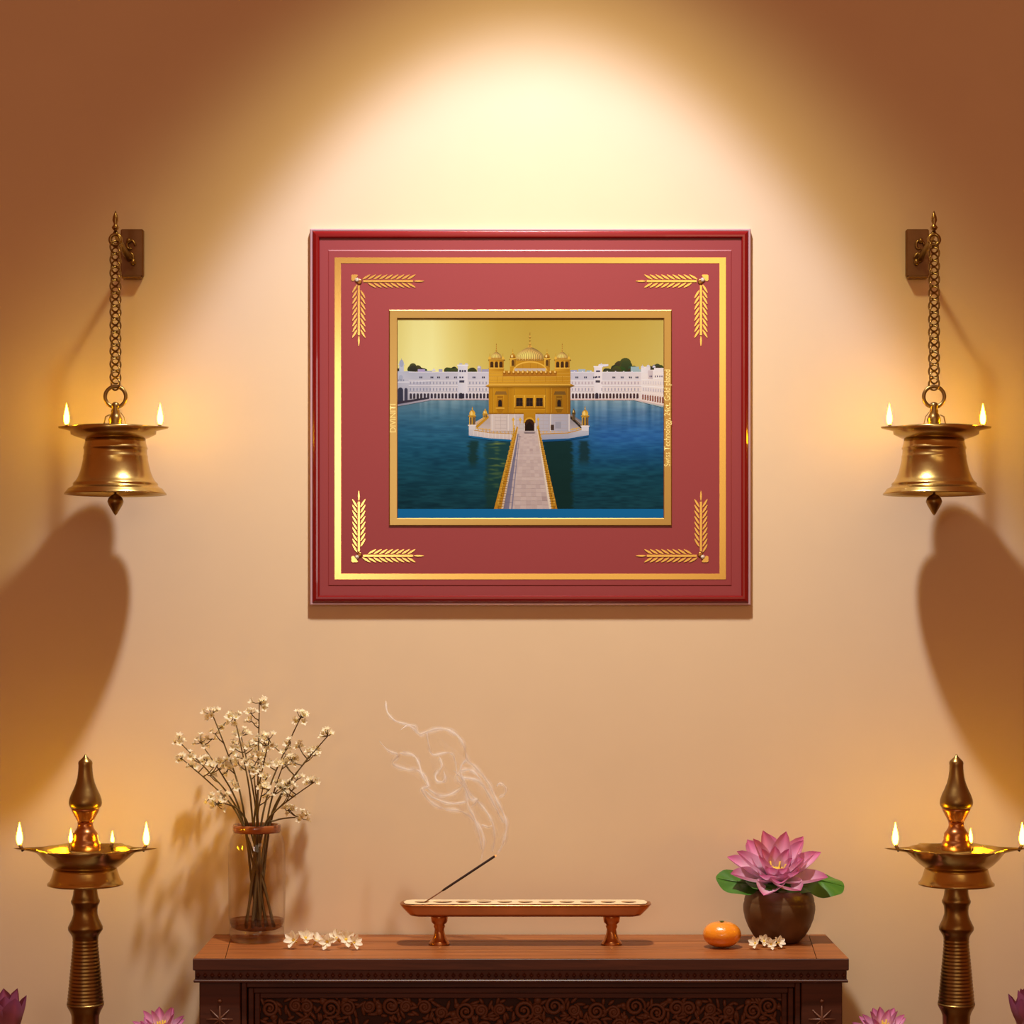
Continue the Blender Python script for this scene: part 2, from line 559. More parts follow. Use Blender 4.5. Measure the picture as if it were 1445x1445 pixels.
# ------------------------------------------------------------------ framed picture
def framed_picture():
    DEP = 0.016
    s = S(DEP)
    cx, cy = 748.5, 588.0
    c = P(cx, cy, DEP)
    t = thing('framed_picture', 'red framed picture of a golden temple in a lake hanging on the spotlit wall', 'picture', (c.x, 0, c.z))
    t.scale = (1, 0.5, 1)      # a slim frame

    def X(px): return (px - cx) * s
    def Z(py): return (cy - py) * s

    def ring(m, o, i, yo, yi):
        """sloped rectangular ring between two (x0,y0,x1,y1) pixel rects at heights yo, yi in front of the wall"""
        vs = []
        for (a, b, cc, d), y in ((o, yo), (i, yi)):
            vs += [(X(a), -y, Z(b)), (X(cc), -y, Z(b)), (X(cc), -y, Z(d)), (X(a), -y, Z(d))]
        m.add(vs, [(k, (k + 1) % 4, 4 + (k + 1) % 4, 4 + k) for k in range(4)], False)

    def inset(r, d): return (r[0] + d, r[1] + d, r[2] - d, r[3] - d)
    R0 = (437, 322, 1060, 854)
    m = MB()
    prof = [(0, 0.0), (0, 0.020), (1.2, 0.0225), (2.6, 0.0225), (3.4, 0.0215)]
    for (a, ya), (b, yb) in zip(prof[:-1], prof[1:]):
        ring(m, inset(R0, a), inset(R0, b), ya, yb)
    m.build('outer_edge', M['edge'], t)
    m = MB()
    prof = [(3.4, 0.012), (3.4, 0.0225), (4.4, 0.026), (6.5, 0.0295), (9.0, 0.031), (11.5, 0.031), (13.0, 0.0295), (13.6, 0.026), (13.6, 0.018)]
    for (a, ya), (b, yb) in zip(prof[:-1], prof[1:]):
        ring(m, inset(R0, a), inset(R0, b), ya, yb)
    m.build('frame_moulding', M['red'], t)
    m = MB()
    R1 = inset(R0, 13.0)
    prof = [(R1, 0.010), (R1, 0.0228), (inset(R1, 1.2), 0.0236), ((462.6, 352.2, 1033, 827), 0.0236), ((464.2, 353.8, 1031.4, 825.4), 0.0252)]
    for (a, ya), (b, yb) in zip(prof[:-1], prof[1:]):
        ring(m, a, b, ya, yb)
    m.build('mat_border', M['mat'], t)
    m = MB()
    R2 = (464.0, 353.6, 1031.6, 825.6)
    m.box((X(R2[0]), -0.0252, Z(R2[3])), (X(R2[2]), -0.012, Z(R2[1])))
    m.build('mat_board', M['mat'], t)
    m = MB()
    a, b = (472, 363, 1024.5, 817.5), (481, 371, 1015.5, 809.5)
    ring(m, a, a, 0.0252, 0.0262); ring(m, a, b, 0.0262, 0.0262); ring(m, b, b, 0.0262, 0.0252)
    m.build('gold_border', M['gold'], t)

    # corner wheat ears
    for mx_ in (1, -1):
        for my in (1, -1):
            def q(px, py):
                x = px if mx_ > 0 else 1495.5 - px
                y = py if my > 0 else 1180.5 - py
                return (X(x), Z(y))
            m = MB()

            def pol(pts, h=0.0268):
                m.prism([q(*p) for p in pts], -0.0250, -h)

            def leaf(x0, y0, x1, y1, w):
                dx, dy = x1 - x0, y1 - y0
                l = math.hypot(dx, dy)
                nx, ny = -dy / l, dx / l
                prof = [(0, .15), (.12, .6), (.4, 1), (.7, .8), (.92, .4), (1, .05)]
                pts = [(x0 + dx * u + nx * w * h, y0 + dy * u + ny * w * h) for u, h in prof]
                pts += [(x0 + dx * u - nx * w * h, y0 + dy * u - ny * w * h) for u, h in prof[::-1]]
                pol(pts)
            pol([(495.6, 388.5), (497, 387.2), (504, 387.2), (505, 388.4), (499.5, 395.8), (497, 396.2), (495.6, 394.5)])
            for hor in (1, 0):
                def f(u, v): return (506.2 + u, 396.3 + v) if hor else (506.2 + v, 396.3 + u)
                sg = 1
                pol([f(6, -1.5), f(76.5, -1.5), f(76.5, 1.5), f(6, 1.5)])
                leaf(*f(77.5, 0), *f(92, 0), 1.3)
                for k in range(9):
                    u = 10 + k * 7.95 - 8
                    for sd in (-1, 1):
                        if k == 0 and sd > 0:
                            continue
                        leaf(*f(u + 3, 2.4 * sd), *f(u + 14.5, 9.2 * sd), 1.45)
            od = m.build('corner_ornament', M['gold'], t)
            gx, gz = q(503.6, 394.6)
            m = MB(); m.ball((gx, -0.0275, gz), 3.0 * s, 0.003, 3.0 * s, 16, 10)
            g = m.build('gem', M['gem'], od)
            m = MB(); m.ball((q(506.8, 397.4)[0], -0.0262, q(506.8, 397.4)[1]), 4.0 * s, 0.0018, 4.0 * s, 16, 8)
            m.build('gem_setting', M['gem_set'], od)

    # gilt inner frame
    m = MB()
    G0, G1 = (549, 437, 948, 742), (561, 449.5, 936.5, 731)
    prof = [(G0, 0.022), (G0, 0.0286), (inset(G0, 1.2), 0.0298), (inset(G1, -1.0), 0.0298), (G1, 0.0288), (G1, 0.022)]
    for (a, ya), (b, yb) in zip(prof[:-1], prof[1:]):
        ring(m, a, b, ya, yb)
    inner = m.build('inner_frame', M['goldframe'], t)

    # lettering on the gilt frame
    def text(body, px, py0, py1, name):
        cu = bpy.data.curves.new(name, 'FONT')
        cu.body = body
        cu.size = 1.0
        cu.extrude = 0.0
        cu.offset = 0.006
        tmp = bpy.data.objects.new(name + '_tmp', cu)
        COL.objects.link(tmp)
        bpy.context.view_layer.update()
        dg = bpy.context.evaluated_depsgraph_get()
        me = bpy.data.meshes.new_from_object(tmp.evaluated_get(dg))
        vs = np.array([v.co[:] for v in me.vertices])
        w = vs[:, 0].max() - vs[:, 0].min()
        k = (py1 - py0) * s / w
        kh = 8.6 * s / 0.73
        x0 = vs[:, 0].min()
        for v in me.vertices:
            a, b = (v.co.x - x0) * k, v.co.y * (kh if name == 'lettering' else kh)
            # reads upward: text x -> +z, text y -> -x
            v.co = (X(px) - b, -0.0301, Z(py1) + a)
        me.materials.clear(); me.materials.append(M['letter'])
        o = bpy.data.objects.new('lettering', me)
        COL.objects.link(o); o.parent = inner
        bpy.data.objects.remove(tmp)
        return o
    text('DIVINITI', 558.3, 570, 610, 'lettering')
    text('Swiss Technology, 24ct. Gold plated', 945.4, 521.5, 658, 'lettering')

    # ------------------------------ the printed picture (one flat sheet)
    m = MB()
    K = 3.4405

    def ink(c):
        r, g, b, a = lin(*c)
        return (r * .68, g * .735, b * .78, 1)

    def XY(u, v): return (X(540 + u / K), Z(430 + v / K))
    base_y = 0.0258

    def poly(pts, cols, up=1):
        if auto[0]:
            lay[0] += 0.12
        y = base_y + lay[0] * 1.2e-5
        if isinstance(cols, tuple):
            cols = [cols] * len(pts)
        vs = []
        for u, v in pts:
            x, z = XY(u, v)
            vs.append((x, -y, z))
        m.add(vs, [tuple(range(len(pts)))[::-1]], False, [ink(c) for c in cols])
    lay = [0]
    auto = [True]

    def L(n=None):
        lay[0] = lay[0] + 1 if n is None else max(n, lay[0] + 1)

    def rect(u0, v0, u1, v1, c, c2=None):
        poly([(u0, v0), (u1, v0), (u1, v1), (u0, v1)], [c, c, c2 or c, c2 or c])

    def hrect(u0, v0, u1, v1, c, c2):
        poly([(u0, v0), (u1, v0), (u1, v1), (u0, v1)], [c, c2, c2, c])

    def disc(u, v, ru, rv, c, a0=0, a1=360, n=20, c2=None):
        pts = [(u + ru * math.cos(math.radians(a0 + (a1 - a0) * i / n)), v - rv * math.sin(math.radians(a0 + (a1 - a0) * i / n))) for i in range(n + 1)]
        if a1 - a0 == 360: pts = pts[:-1]
        if c2:
            cs = []
            for (x, y) in pts:
                k = (y - (v - rv)) / (2 * rv if a1 - a0 == 360 else rv)
                cs.append(tuple(c[i] + (c2[i] - c[i]) * k for i in range(3)))
            poly(pts, cs)
        else:
            poly(pts, c)

    def arch(u, v0, v1, w, c):
        poly([(u - w, v1), (u + w, v1), (u + w, v0 + w)] + [(u + w * math.cos(a), v0 + w - w * 1.1 * math.sin(a)) for a in [PI * i / 8 for i in range(1, 8)]] + [(u - w, v0 + w)], c)
    rnd = random.Random(11)
    U0, U1, V0, V1 = 66, 1367, 64, 1037
    # sky: the gold foil's sheen, palest towards the left, painted into the colours
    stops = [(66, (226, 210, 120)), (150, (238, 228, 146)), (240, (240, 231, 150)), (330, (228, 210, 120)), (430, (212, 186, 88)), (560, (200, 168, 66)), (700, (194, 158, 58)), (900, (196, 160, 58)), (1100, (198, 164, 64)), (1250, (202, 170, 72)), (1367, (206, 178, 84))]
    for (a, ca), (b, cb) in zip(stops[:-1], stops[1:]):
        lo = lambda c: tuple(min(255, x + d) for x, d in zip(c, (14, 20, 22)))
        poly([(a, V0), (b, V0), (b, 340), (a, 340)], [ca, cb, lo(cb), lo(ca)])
    # water: a fine mesh with rippled colours
    nu, nv = 200, 130
    rng = np.random.RandomState(5)

    def smooth_noise(nu, nv, fu, fv):
        g = rng.rand(int(nv / fv) + 3, int(nu / fu) + 3)
        out = np.zeros((nv + 1, nu + 1))
        for j in range(nv + 1):
            y = j / fv; jy = int(y); ty = y - jy; ty = ty * ty * (3 - 2 * ty)
            for i in range(nu + 1):
                x = i / fu; ix = int(x); tx = x - ix; tx = tx * tx * (3 - 2 * tx)
                out[j, i] = (g[jy, ix] * (1 - tx) + g[jy, ix + 1] * tx) * (1 - ty) + (g[jy + 1, ix] * (1 - tx) + g[jy + 1, ix + 1] * tx) * ty
        return out
    n1 = smooth_noise(nu, nv, 5, 1.2); n2 = smooth_noise(nu, nv, 14, 3); n3 = smooth_noise(nu, nv, 40, 25)
    streak = smooth_noise(nu, 3, 2.2, 4)[1]
    ws = [(430, (118, 148, 162)), (470, (98, 136, 154)), (530, (66, 116, 144)), (600, (40, 100, 134)), (700, (20, 86, 116)), (800, (12, 76, 98)), (900, (8, 66, 82)), (1040, (5, 52, 64))]

    def wcol(v):
        for (a, ca), (b, cb) in zip(ws[:-1], ws[1:]):
            if v <= b:
                k = max(0, (v - a) / (b - a))
                return [ca[i] + (cb[i] - ca[i]) * k for i in range(3)]
        return list(ws[-1][1])
    vs, cs, fs = [], [], []
    for j in range(nv + 1):
        v = 430 + (1000 - 430) * j / nv
        for i in range(nu + 1):
            u = U0 + (U1 - U0) * i / nu
            c = wcol(v)
            k = (n1[j, i] - .5) * 22 * min(1, (v - 430) / 160) + (n2[j, i] - .5) * 14 + (n3[j, i] - .5) * 14
            if u > 780:                      # bluer on the right side
                kk = min(1, (u - 780) / 300) * max(0, 1 - abs(v - 640) / 180)
                c = [c[0] + 8 * kk, c[1] + 6 * kk, c[2] + 40 * kk]
            # pale columns of the far arcade mirrored in the water
            kk = max(0, 1 - (v - 460) / (110 if u < 800 else 160))
            if (u < 515 and u > 180) or u > 915:
                k2 = (streak[i] - .25) * kk * (95 if u > 915 else 55)
                c = [c[0] + k2, c[1] + k2 * .85, c[2] + k2 * .75]
            c = [c[0] + k * .7, c[1] + k, c[2] + k]
            # mirrored temple
            def dark(a, b, v0, v1, colr, st):
                e = min(1, max(0, (u - a) / 14 + .5 + (n1[j, i] - .5) * 1.6)) * min(1, max(0, (b - u) / 14 + .5 + (n1[j, i] - .5) * 1.6))
                e *= min(1, max(0, (v - v0) / 10)) * min(1, max(0, (v1 - v) / 40)) * st
                return [c[q] + (colr[q] - c[q]) * e for q in range(3)]
            c = dark(418, 460, 655, 800, (12, 52, 50), .85)
            c = dark(955, 1002, 655, 790, (12, 48, 52), .85)
            c = dark(500, 640, 660, 1010, (22, 58, 50), .7)
            c = dark(780, 922, 655, 1030, (6, 44, 40), .9)
            if 505 < u < 640 and 660 < v < 960:
                k2 = max(0, n1[j, i] - .5) * 2 * min(1, (u - 505) / 30) * min(1, (960 - v) / 200)
                c = [c[0] + 95 * k2, c[1] + 66 * k2, c[2] - 6 * k2]
            cs.append(ink([min(255, max(0, q)) for q in c]))
            x, z = XY(u, v)
            vs.append((x, -(base_y + 1.2e-5), z))
    for j in range(nv):
        for i in range(nu):
            a = j * (nu + 1) + i
            fs.append((a, a + nu + 1, a + nu + 2, a + 1))
    m.add(vs, fs, False, cs)
    L(2)
    # trees behind the far buildings

    def tree(u, v, r, c=(66, 72, 40)):
        for k in range(9):
            a = rnd.uniform(0, 2 * PI)
            d = rnd.uniform(0, .6) * r
            cc = tuple(x + rnd.uniform(-16, 14) for x in c)
            disc(u + d * math.cos(a) * 1.1, v - d * math.sin(a) * .7, r * .55, r * .5, cc, n=14, c2=tuple(x * .72 for x in cc))
            lay[0] += 0.04
    for a in ((150, 312, 32), (195, 318, 20), (320, 322, 30), (350, 322, 26), (432, 318, 28), (80, 318, 16), (1172, 300, 50), (1140, 322, 40), (1095, 326, 30), (1215, 320, 30), (1335, 308, 26), (1300, 314, 20)):
        tree(*a)
    L(4)
    # far white buildings
    grey = (176, 178, 194)
    for a, b, v in ((170, 205, 312), (205, 240, 320), (272, 290, 312), (460, 478, 298), (480, 515, 312), (912, 945, 316), (950, 985, 312), (990, 1015, 318), (1205, 1245, 300), (1245, 1258, 312)):
        rect(a, v, b, 345, tuple(x + rnd.uniform(-14, 14) for x in grey))
    L()
    hrect(120, 326, 516, 440, (186, 190, 208), (214, 208, 218))
    hrect(910, 328, 1260, 440, (206, 202, 214), (232, 220, 220))
    L()
    hrect(120, 366, 516, 400, (202, 204, 216), (222, 214, 218)); hrect(910, 366, 1260, 400, (226, 218, 222), (238, 224, 220))
    hrect(120, 400, 516, 458, (206, 204, 216), (228, 218, 220)); hrect(910, 400, 1260, 458, (232, 220, 220), (240, 224, 216))
    # wings coming towards us
    poly([(64, 322), (126, 322), (232, 330), (232, 460), (64, 488)], [(196, 200, 216), (186, 190, 208), (190, 192, 208), (205, 200, 210), (170, 166, 180)])
    poly([(1255, 318), (1368, 312), (1368, 492), (1220, 458), (1255, 452)], [(244, 236, 234), (250, 240, 234), (246, 226, 212), (238, 218, 208), (240, 226, 222)])
    L()
    # parapets and cornices
    for v, h, c in ((325, 3, (232, 228, 234)), (364, 3, (240, 236, 240)), (391, 3.5, (240, 234, 238)), (424, 3, (236, 228, 230))):
        rect(126, v, 516, v + h, c); rect(910, v, 1258, v + h, tuple(min(255, x + 8) for x in c))
    for v in (344, 372, 398): rect(126, v + 23, 516, v + 24.5, (168, 168, 184)); rect(910, v + 23, 1258, v + 24.5, (196, 186, 192))
    poly([(1255, 362), (1368, 352), (1368, 356), (1255, 366)], (252, 246, 244))
    poly([(1255, 392), (1368, 398), (1368, 403), (1255, 396)], (255, 248, 244))
    poly([(1255, 420), (1368, 434), (1368, 440), (1255, 425)], (250, 236, 228))
    poly([(64, 372), (126, 372), (232, 368), (232, 371), (126, 377), (64, 378)], (226, 226, 236))
    # towers
    hrect(365, 292, 412, 456, (214, 214, 226), (232, 226, 232)); hrect(1027, 300, 1066, 456, (236, 228, 232), (244, 234, 234))
    rect(362, 290, 416, 296, (240, 238, 242)); rect(1024, 297, 1070, 303, (250, 244, 244))
    rect(372, 283, 386, 290, (190, 190, 204)); rect(400, 283, 412, 290, (205, 202, 212))
    poly([(1046, 297), (1050, 288), (1096, 288), (1096, 296), (1080, 300)], (236, 232, 240))
    hrect(1255, 300, 1300, 330, (246, 240, 240), (236, 226, 226)); hrect(1318, 306, 1368, 322, (250, 242, 240), (244, 234, 230))
    hrect(1288, 318, 1312, 360, (222, 206, 206), (210, 194, 196))
    # minaret and small domes
    rect(80, 290, 102, 326, (196, 202, 220)); rect(76, 286, 106, 291, (224, 226, 236)); disc(91, 284, 11, 18, (170, 178, 200), n=14); rect(90, 260, 92, 270, (150, 156, 176))
    for u, v, r in ((248, 322, 9), (467, 306, 7), (1262, 304, 8), (1290, 302, 9), (1318, 304, 8), (1062, 292, 6)):
        disc(u, v, r, r * 1.2, (226, 222, 232), 0, 180, 12)
        rect(u - .8, v - r * 1.9, u + .8, v - r, (200, 196, 210))
    for k in range(8): rect(928 + k * 40, 321, 934 + k * 40, 328, (236, 228, 232))
    L()
    # windows
    dk = (58, 58, 82)
    for u in (178, 232, 264, 306, 346, 436, 482, 936, 978, 1022, 1116, 1156, 1196, 1228):
        if 360 < u < 415: continue
        for d in (0, 9): rect(u, 348, u + 6, 356, dk)
        for d in (8,): rect(u + d, 348, u + d + 6, 356, dk)
    for u in (372, 384, 396): rect(u, 316, u + 8, 326, (64, 62, 84))
    rect(372, 366, 396, 377, (70, 66, 84)); rect(372, 348, 380, 355, dk); rect(384, 348, 392, 355, dk)
    rect(1034, 366, 1056, 377, (74, 64, 76)); rect(1034, 346, 1043, 354, (70, 66, 92)); rect(1047, 346, 1056, 354, (70, 66, 92)); rect(1036, 318, 1056, 326, (84, 76, 96))
    for u in (1296, 1304, 1322, 1332, 1344, 1354): rect(u, 343, u + 5, 351, (110, 98, 120))
    for k in range(24):
        u = 132 + k * 16
        if 362 < u < 412 or u > 508: continue
        rect(u, 373, u + 6, 385, (164, 164, 184)); rect(u, 404, u + 5, 417, (140, 146, 172))
    for k in range(22):
        u = 918 + k * 16
        if 1022 < u < 1062: continue
        if u > 1252: break
        rect(u, 373, u + 6, 385, (196, 178, 186)); rect(u, 404, u + 5, 417, (168, 164, 186))
    for k in range(9):
        u = 1264 + k * 12
        rect(u, 370 + k * .3, u + 5, 384 + k * .3, (226, 214, 216)); rect(u, 402 + k, u + 5, 416 + k, (206, 196, 206))
    # arcade
    for k in range(23):
        u = 132 + k * 17
        if u > 512: break
        arch(u + 4, 430, 454 + max(0, (232 - u) * .02), 5.4, (62, 54, 66))
    for k in range(21):
        u = 920 + k * 16.5
        if u > 1246: break
        arch(u + 4, 430, 454, 5.2, (74, 50, 52))
    for k in range(9):
        u = 1264 + k * 12
        arch(u, 434 + k * 1.6, 458 + k * 2.4, 3.8, (150, 92, 76))
    arch(86, 402, 470, 13, (54, 56, 76)); arch(113, 404, 464, 8, (66, 66, 86)); disc(88, 352, 10, 12, (176, 182, 202))
    arch(1040, 428, 455, 8, (60, 48, 58)); arch(380, 428, 455, 8, (50, 46, 60))
    for k in range(3): rect(74 + k * 12, 362, 80 + k * 12, 370, (150, 156, 180))
    # ghat
    rect(228, 456, 516, 462, (206, 186, 188)); rect(910, 456, 1222, 463, (228, 196, 188))
    poly([(64, 482), (232, 455), (232, 463), (64, 494)], [(120, 116, 136), (186, 174, 184), (180, 172, 186), (150, 156, 176)])
    poly([(1220, 456), (1368, 486), (1368, 500), (1220, 463)], [(228, 196, 186), (240, 206, 190), (126, 180, 186), (200, 190, 190)])
    poly([(64, 470), (225, 448), (225, 456), (64, 484)], (58, 52, 66))
    L()
    # island platform
    wh, wh2 = (216, 204, 204), (176, 174, 186)
    poly([(420, 585), (520, 528), (912, 528), (1000, 585), (1000, 620), (900, 632), (640, 640), (420, 615)], [(206, 188, 180), (196, 176, 168), (120, 116, 120), (110, 112, 124), (190, 180, 184), (190, 176, 172), (214, 196, 188), (214, 196, 188)])
    L()
    poly([(418, 586), (448, 598), (520, 622), (640, 626), (636, 660), (520, 652), (418, 638)], [(224, 216, 216), (228, 216, 210), (226, 210, 202), (222, 206, 198), (206, 192, 190), (214, 200, 196), (200, 196, 204)])
    poly([(765, 626), (900, 620), (968, 600), (1001, 590), (1001, 636), (900, 654), (770, 660)], [(182, 178, 190), (180, 178, 190), (206, 202, 210), (214, 212, 220), (176, 182, 200), (166, 172, 192), (160, 166, 188)])
    L()
    poly([(418, 634), (520, 648), (636, 655), (636, 664), (520, 657), (418, 643)], (18, 104, 156))
    poly([(770, 655), (900, 649), (1001, 632), (1001, 641), (900, 658), (770, 666)], (16, 84, 136))
    for u in range(440, 640, 18): rect(u, 606 + (u - 440) * .085, u + 2.5, 634 + (u - 440) * .12, (236, 226, 220))
    # gold fence on the platform
    G = (204, 146, 30); GD = (150, 98, 16); GL = (236, 184, 66); GLL = (250, 216, 130)
    poly([(440, 596), (520, 604), (640, 611), (640, 614), (520, 607), (440, 599)], GL); poly([(440, 606), (520, 620), (640, 625), (640, 628), (520, 623), (440, 609)], G)
    poly([(770, 611), (900, 606), (970, 592), (970, 596), (900, 609), (770, 614)], GL); poly([(770, 625), (900, 620), (970, 602), (970, 606), (900, 624), (770, 629)], G)
    for k in range(11):
        u = 446 + k * 18
        rect(u, 597 + k * 1.3, u + 3, 612 + k * 1.6, GL)
        u = 778 + k * 18
        rect(u, 610 - k * 1.4, u + 3, 625 - k * 1.9, GL)
    for k in range(30):
        u = 446 + k * 6.3
        rect(u, 600 + k * .5, u + 1, 612 + k * .55, GD)
    # sloping side rails
    poly([(452, 588), (512, 536), (516, 548), (458, 600)], G); poly([(458, 574), (510, 530), (512, 535), (455, 582)], GL)
    poly([(912, 540), (968, 592), (962, 600), (912, 552)], (48, 40, 34)); poly([(912, 536), (970, 586), (970, 590), (912, 541)], (120, 84, 24))
    L()

    def kiosk(u, v0, v1, w, dome, cols=(GL, G, GD)):
        """little domed pavilion: v0 dome foot, v1 base"""
        hrect(u - w, v0, u + w, v1, cols[0], cols[2])
        lay[0] += .1
        for k in (-.5, .5): arch(u + k * w, v0 + 6, v1 - 3, w * .26, (96, 84, 72))
        rect(u - w * 1.25, v0 - 3, u + w * 1.25, v0 + 3, cols[0], cols[2])
        lay[0] += .1
        disc(u, v0 - 3 - dome * .35, w * .95, dome * .75, cols[1], -25, 205, 18, cols[0]); disc(u - w * .25, v0 - 3 - dome * .45, w * .35, dome * .45, GLL, n=12)
        rect(u - 1.6, v0 - dome * 1.9, u + 1.6, v0 - dome, cols[1]); disc(u, v0 - dome * 1.45, 3, 3, cols[0], n=8)
    kiosk(435, 540, 584, 15, 24); rect(418, 584, 450, 608, (224, 216, 214)); rect(414, 582, 454, 588, (240, 230, 224))
    kiosk(983, 540, 588, 16, 25); rect(966, 588, 1000, 612, (226, 222, 228)); rect(962, 586, 1004, 592, (240, 232, 232))
    kiosk(497, 530, 548, 10, 14); kiosk(928, 526, 560, 7, 12, ((120, 88, 30), (110, 80, 26), (70, 54, 24)))
    L()
    # marble ground floor
    hrect(524, 520, 640, 612, (226, 208, 198), (214, 200, 196)); hrect(640, 520, 742, 612, (216, 202, 198), (200, 188, 190)); hrect(742, 520, 910, 612, (196, 188, 196), (178, 176, 190))
    L()
    for u in (534, 612, 640, 690, 742, 816, 906): hrect(u - 3, 528, u + 3, 612, (244, 232, 222), (206, 194, 192))
    for a, b in ((545, 600), (648, 682), (750, 806), (828, 895)):
        for v in (545, 562, 580, 598): rect(a, v, b, v + 1.6, (188, 172, 168))
        for u in (a, (a + b) / 2, b): rect(u, 538, u + 1.6, 606, (190, 174, 170))
    rect(816, 582, 832, 608, (74, 54, 44)); rect(838, 568, 866, 600, (162, 160, 172))
    # golden walls
    L()
    stops = [(515, (192, 132, 18)), (536, (206, 146, 24)), (610, (186, 126, 14)), (640, (204, 144, 22)), (715, (196, 136, 18)), (800, (194, 134, 18)), (816, (178, 118, 14)), (890, (170, 112, 14)), (912, (146, 94, 10))]
    for (a, ca), (b, cb) in zip(stops[:-1], stops[1:]):
        d = lambda c: tuple(x * .72 for x in c)
        poly([(a, 392), (b, 392), (b, 412), (a, 412)], [d(ca), d(cb), cb, ca])
        poly([(a, 412), (b, 412), (b, 530), (a, 530)], [ca, cb, cb, ca])
    L()
    for u in (536, 610, 640, 790, 818, 896): rect(u - 1.2, 404, u + 1.2, 530, (150, 98, 10)); rect(u + 1.2, 404, u + 3, 530, (224, 166, 44))
    rect(515, 524, 912, 530, (160, 106, 14)); rect(640, 438, 790, 441, (226, 170, 50)); rect(640, 500, 790, 504, (160, 104, 12)); rect(640, 507, 790, 509, (220, 162, 44))
    for u in (664, 713, 761):
        rect(u - 23, 444, u + 23, 498, (214, 154, 30), (186, 126, 20))
        lay[0] += .2; rect(u - 16, 452, u + 16, 492, (44, 28, 20)); lay[0] += .2
        rect(u - 1, 452, u + 1, 492, (84, 56, 28)); rect(u - 16, 470, u + 16, 472, (84, 56, 28))
    for u in (640, 688, 737, 786): rect(u - 2, 446, u + 2, 498, (232, 176, 58)); disc(u, 443, 3.5, 4.5, GL, n=8)
    for u, sh in ((570, 1.0), (857, .82)):
        c = lambda a: tuple(x * sh for x in a)
        rect(u - 19, 432, u + 19, 500, c((212, 150, 26)), c((188, 128, 20)))
        lay[0] += .2
        rect(u - 14, 442, u + 14, 496, c((170, 112, 14))); poly([(u - 26, 436), (u - 20, 420), (u + 28, 420), (u + 34, 436)], c((150, 106, 40)))
        rect(u - 21, 498, u + 21, 505, c((226, 170, 56))); poly([(u - 18, 505), (u + 18, 505), (u + 10, 522), (u - 10, 522)], c((176, 118, 16)))
        lay[0] += .2; arch(u, 462, 494, 9, (40, 26, 20)); rect(u - 12, 455, u + 12, 457, c((226, 170, 56)))
    # door
    rect(684, 522, 742, 575, (196, 138, 24), (186, 130, 22)); lay[0] += .3
    disc(713, 572, 27, 26, (222, 166, 48), 0, 180, 18); lay[0] += .2
    arch(713, 556, 618, 23, (60, 30, 18)); lay[0] += .2
    poly([(695, 618), (731, 618), (731, 586), (713, 566), (695, 586)], (34, 16, 12))
    for u in (634, 755, 668):
        rect(u - 2, 552, u + 2, 612 if u != 668 else 575, GL); poly([(u - 7, 556), (u, 546), (u + 7, 556), (u, 568)], GL)
    L()
    # eave
    poly([(498, 394), (520, 382), (910, 382), (932, 392), (912, 399), (515, 399)], [(206, 150, 46), (232, 176, 60), (222, 164, 46), (150, 100, 20), (110, 70, 8), (150, 98, 14)])
    L()
    rect(515, 386, 912, 389, (244, 194, 84))
    hrect(515, 318, 912, 384, (226, 168, 48), (196, 138, 28))
    L()
    for v in (330, 346, 364, 376): rect(515, v, 912, v + 1.8, (176, 118, 18)); rect(515, v + 1.8, 912, v + 3.2, (240, 188, 78))
    for u in (555, 583, 640, 715, 790, 845, 872): rect(u, 346, u + 1.6, 376, (180, 122, 20))
    rect(583, 320, 845, 346, (198, 138, 26), (176, 110, 30))
    L()
    # drum and arched gable
    hrect(618, 266, 812, 320, (206, 148, 32), (190, 130, 26))
    L()
    disc(716, 322, 84, 48, (240, 186, 70), 0, 180, 24); lay[0] += .2
    disc(716, 322, 77, 42, (204, 146, 36), 0, 180, 24, (196, 138, 30)); lay[0] += .2
    rect(640, 308, 792, 322, (206, 186, 166)); rect(618, 290, 640, 294, GL); rect(790, 290, 812, 294, GL)
    for u in (680, 716, 752): rect(u, 284, u + 1.5, 308, (174, 116, 20))
    L()
    # row of small domes on the parapet
    for k in range(12):
        u = 592 + k * 22.4
        disc(u, 328, 8.5, 10, (190, 122, 24), n=14, c2=(150, 90, 14)); lay[0] += .1
        disc(u - 2, 325, 4.5, 5.5, (250, 206, 110), n=10); rect(u - 1, 314, u + 1, 320, GL)
    L()
    # main dome with ribs

    def dome(u, v, w, h, bulge=1.12, ribs=9, fin=60):
        prof = []
        for i in range(15):
            a = i / 14
            r = w * (math.cos(a * PI / 2) ** .62) * (1 + (bulge - 1) * math.sin(a * PI))
            prof.append((r, v - h * a))
        lay[0] += .2
        auto[0] = False
        for k in range(ribs * 4):
            a0, a1 = -1 + 2 * k / (ribs * 4), -1 + 2 * (k + 1) / (ribs * 4)
            s0, s1 = math.sin(a0 * PI / 2), math.sin(a1 * PI / 2)
            def shade(t):
                b = .66 + .36 * math.cos((t + .25) * 1.5) + .24 * math.cos(t * ribs * 2 * PI)
                return b
            for i in range(14):
                (r0, y0), (r1, y1) = prof[i], prof[i + 1]
                b0, b1 = shade(a0), shade(a1)
                g0 = .78 + .35 * math.sin(PI * min(1, i / 14 + .1)); g1 = .78 + .35 * math.sin(PI * min(1, (i + 1) / 14 + .1))
                cc = (216, 172, 92)
                q = lambda b: tuple(min(255, x * b) for x in cc)
                poly([(u + r0 * s0, y0), (u + r0 * s1, y0), (u + r1 * s1, y1), (u + r1 * s0, y1)], [q(b0 * g0), q(b1 * g0), q(b1 * g1), q(b0 * g1)])
        auto[0] = True
        lay[0] += .3
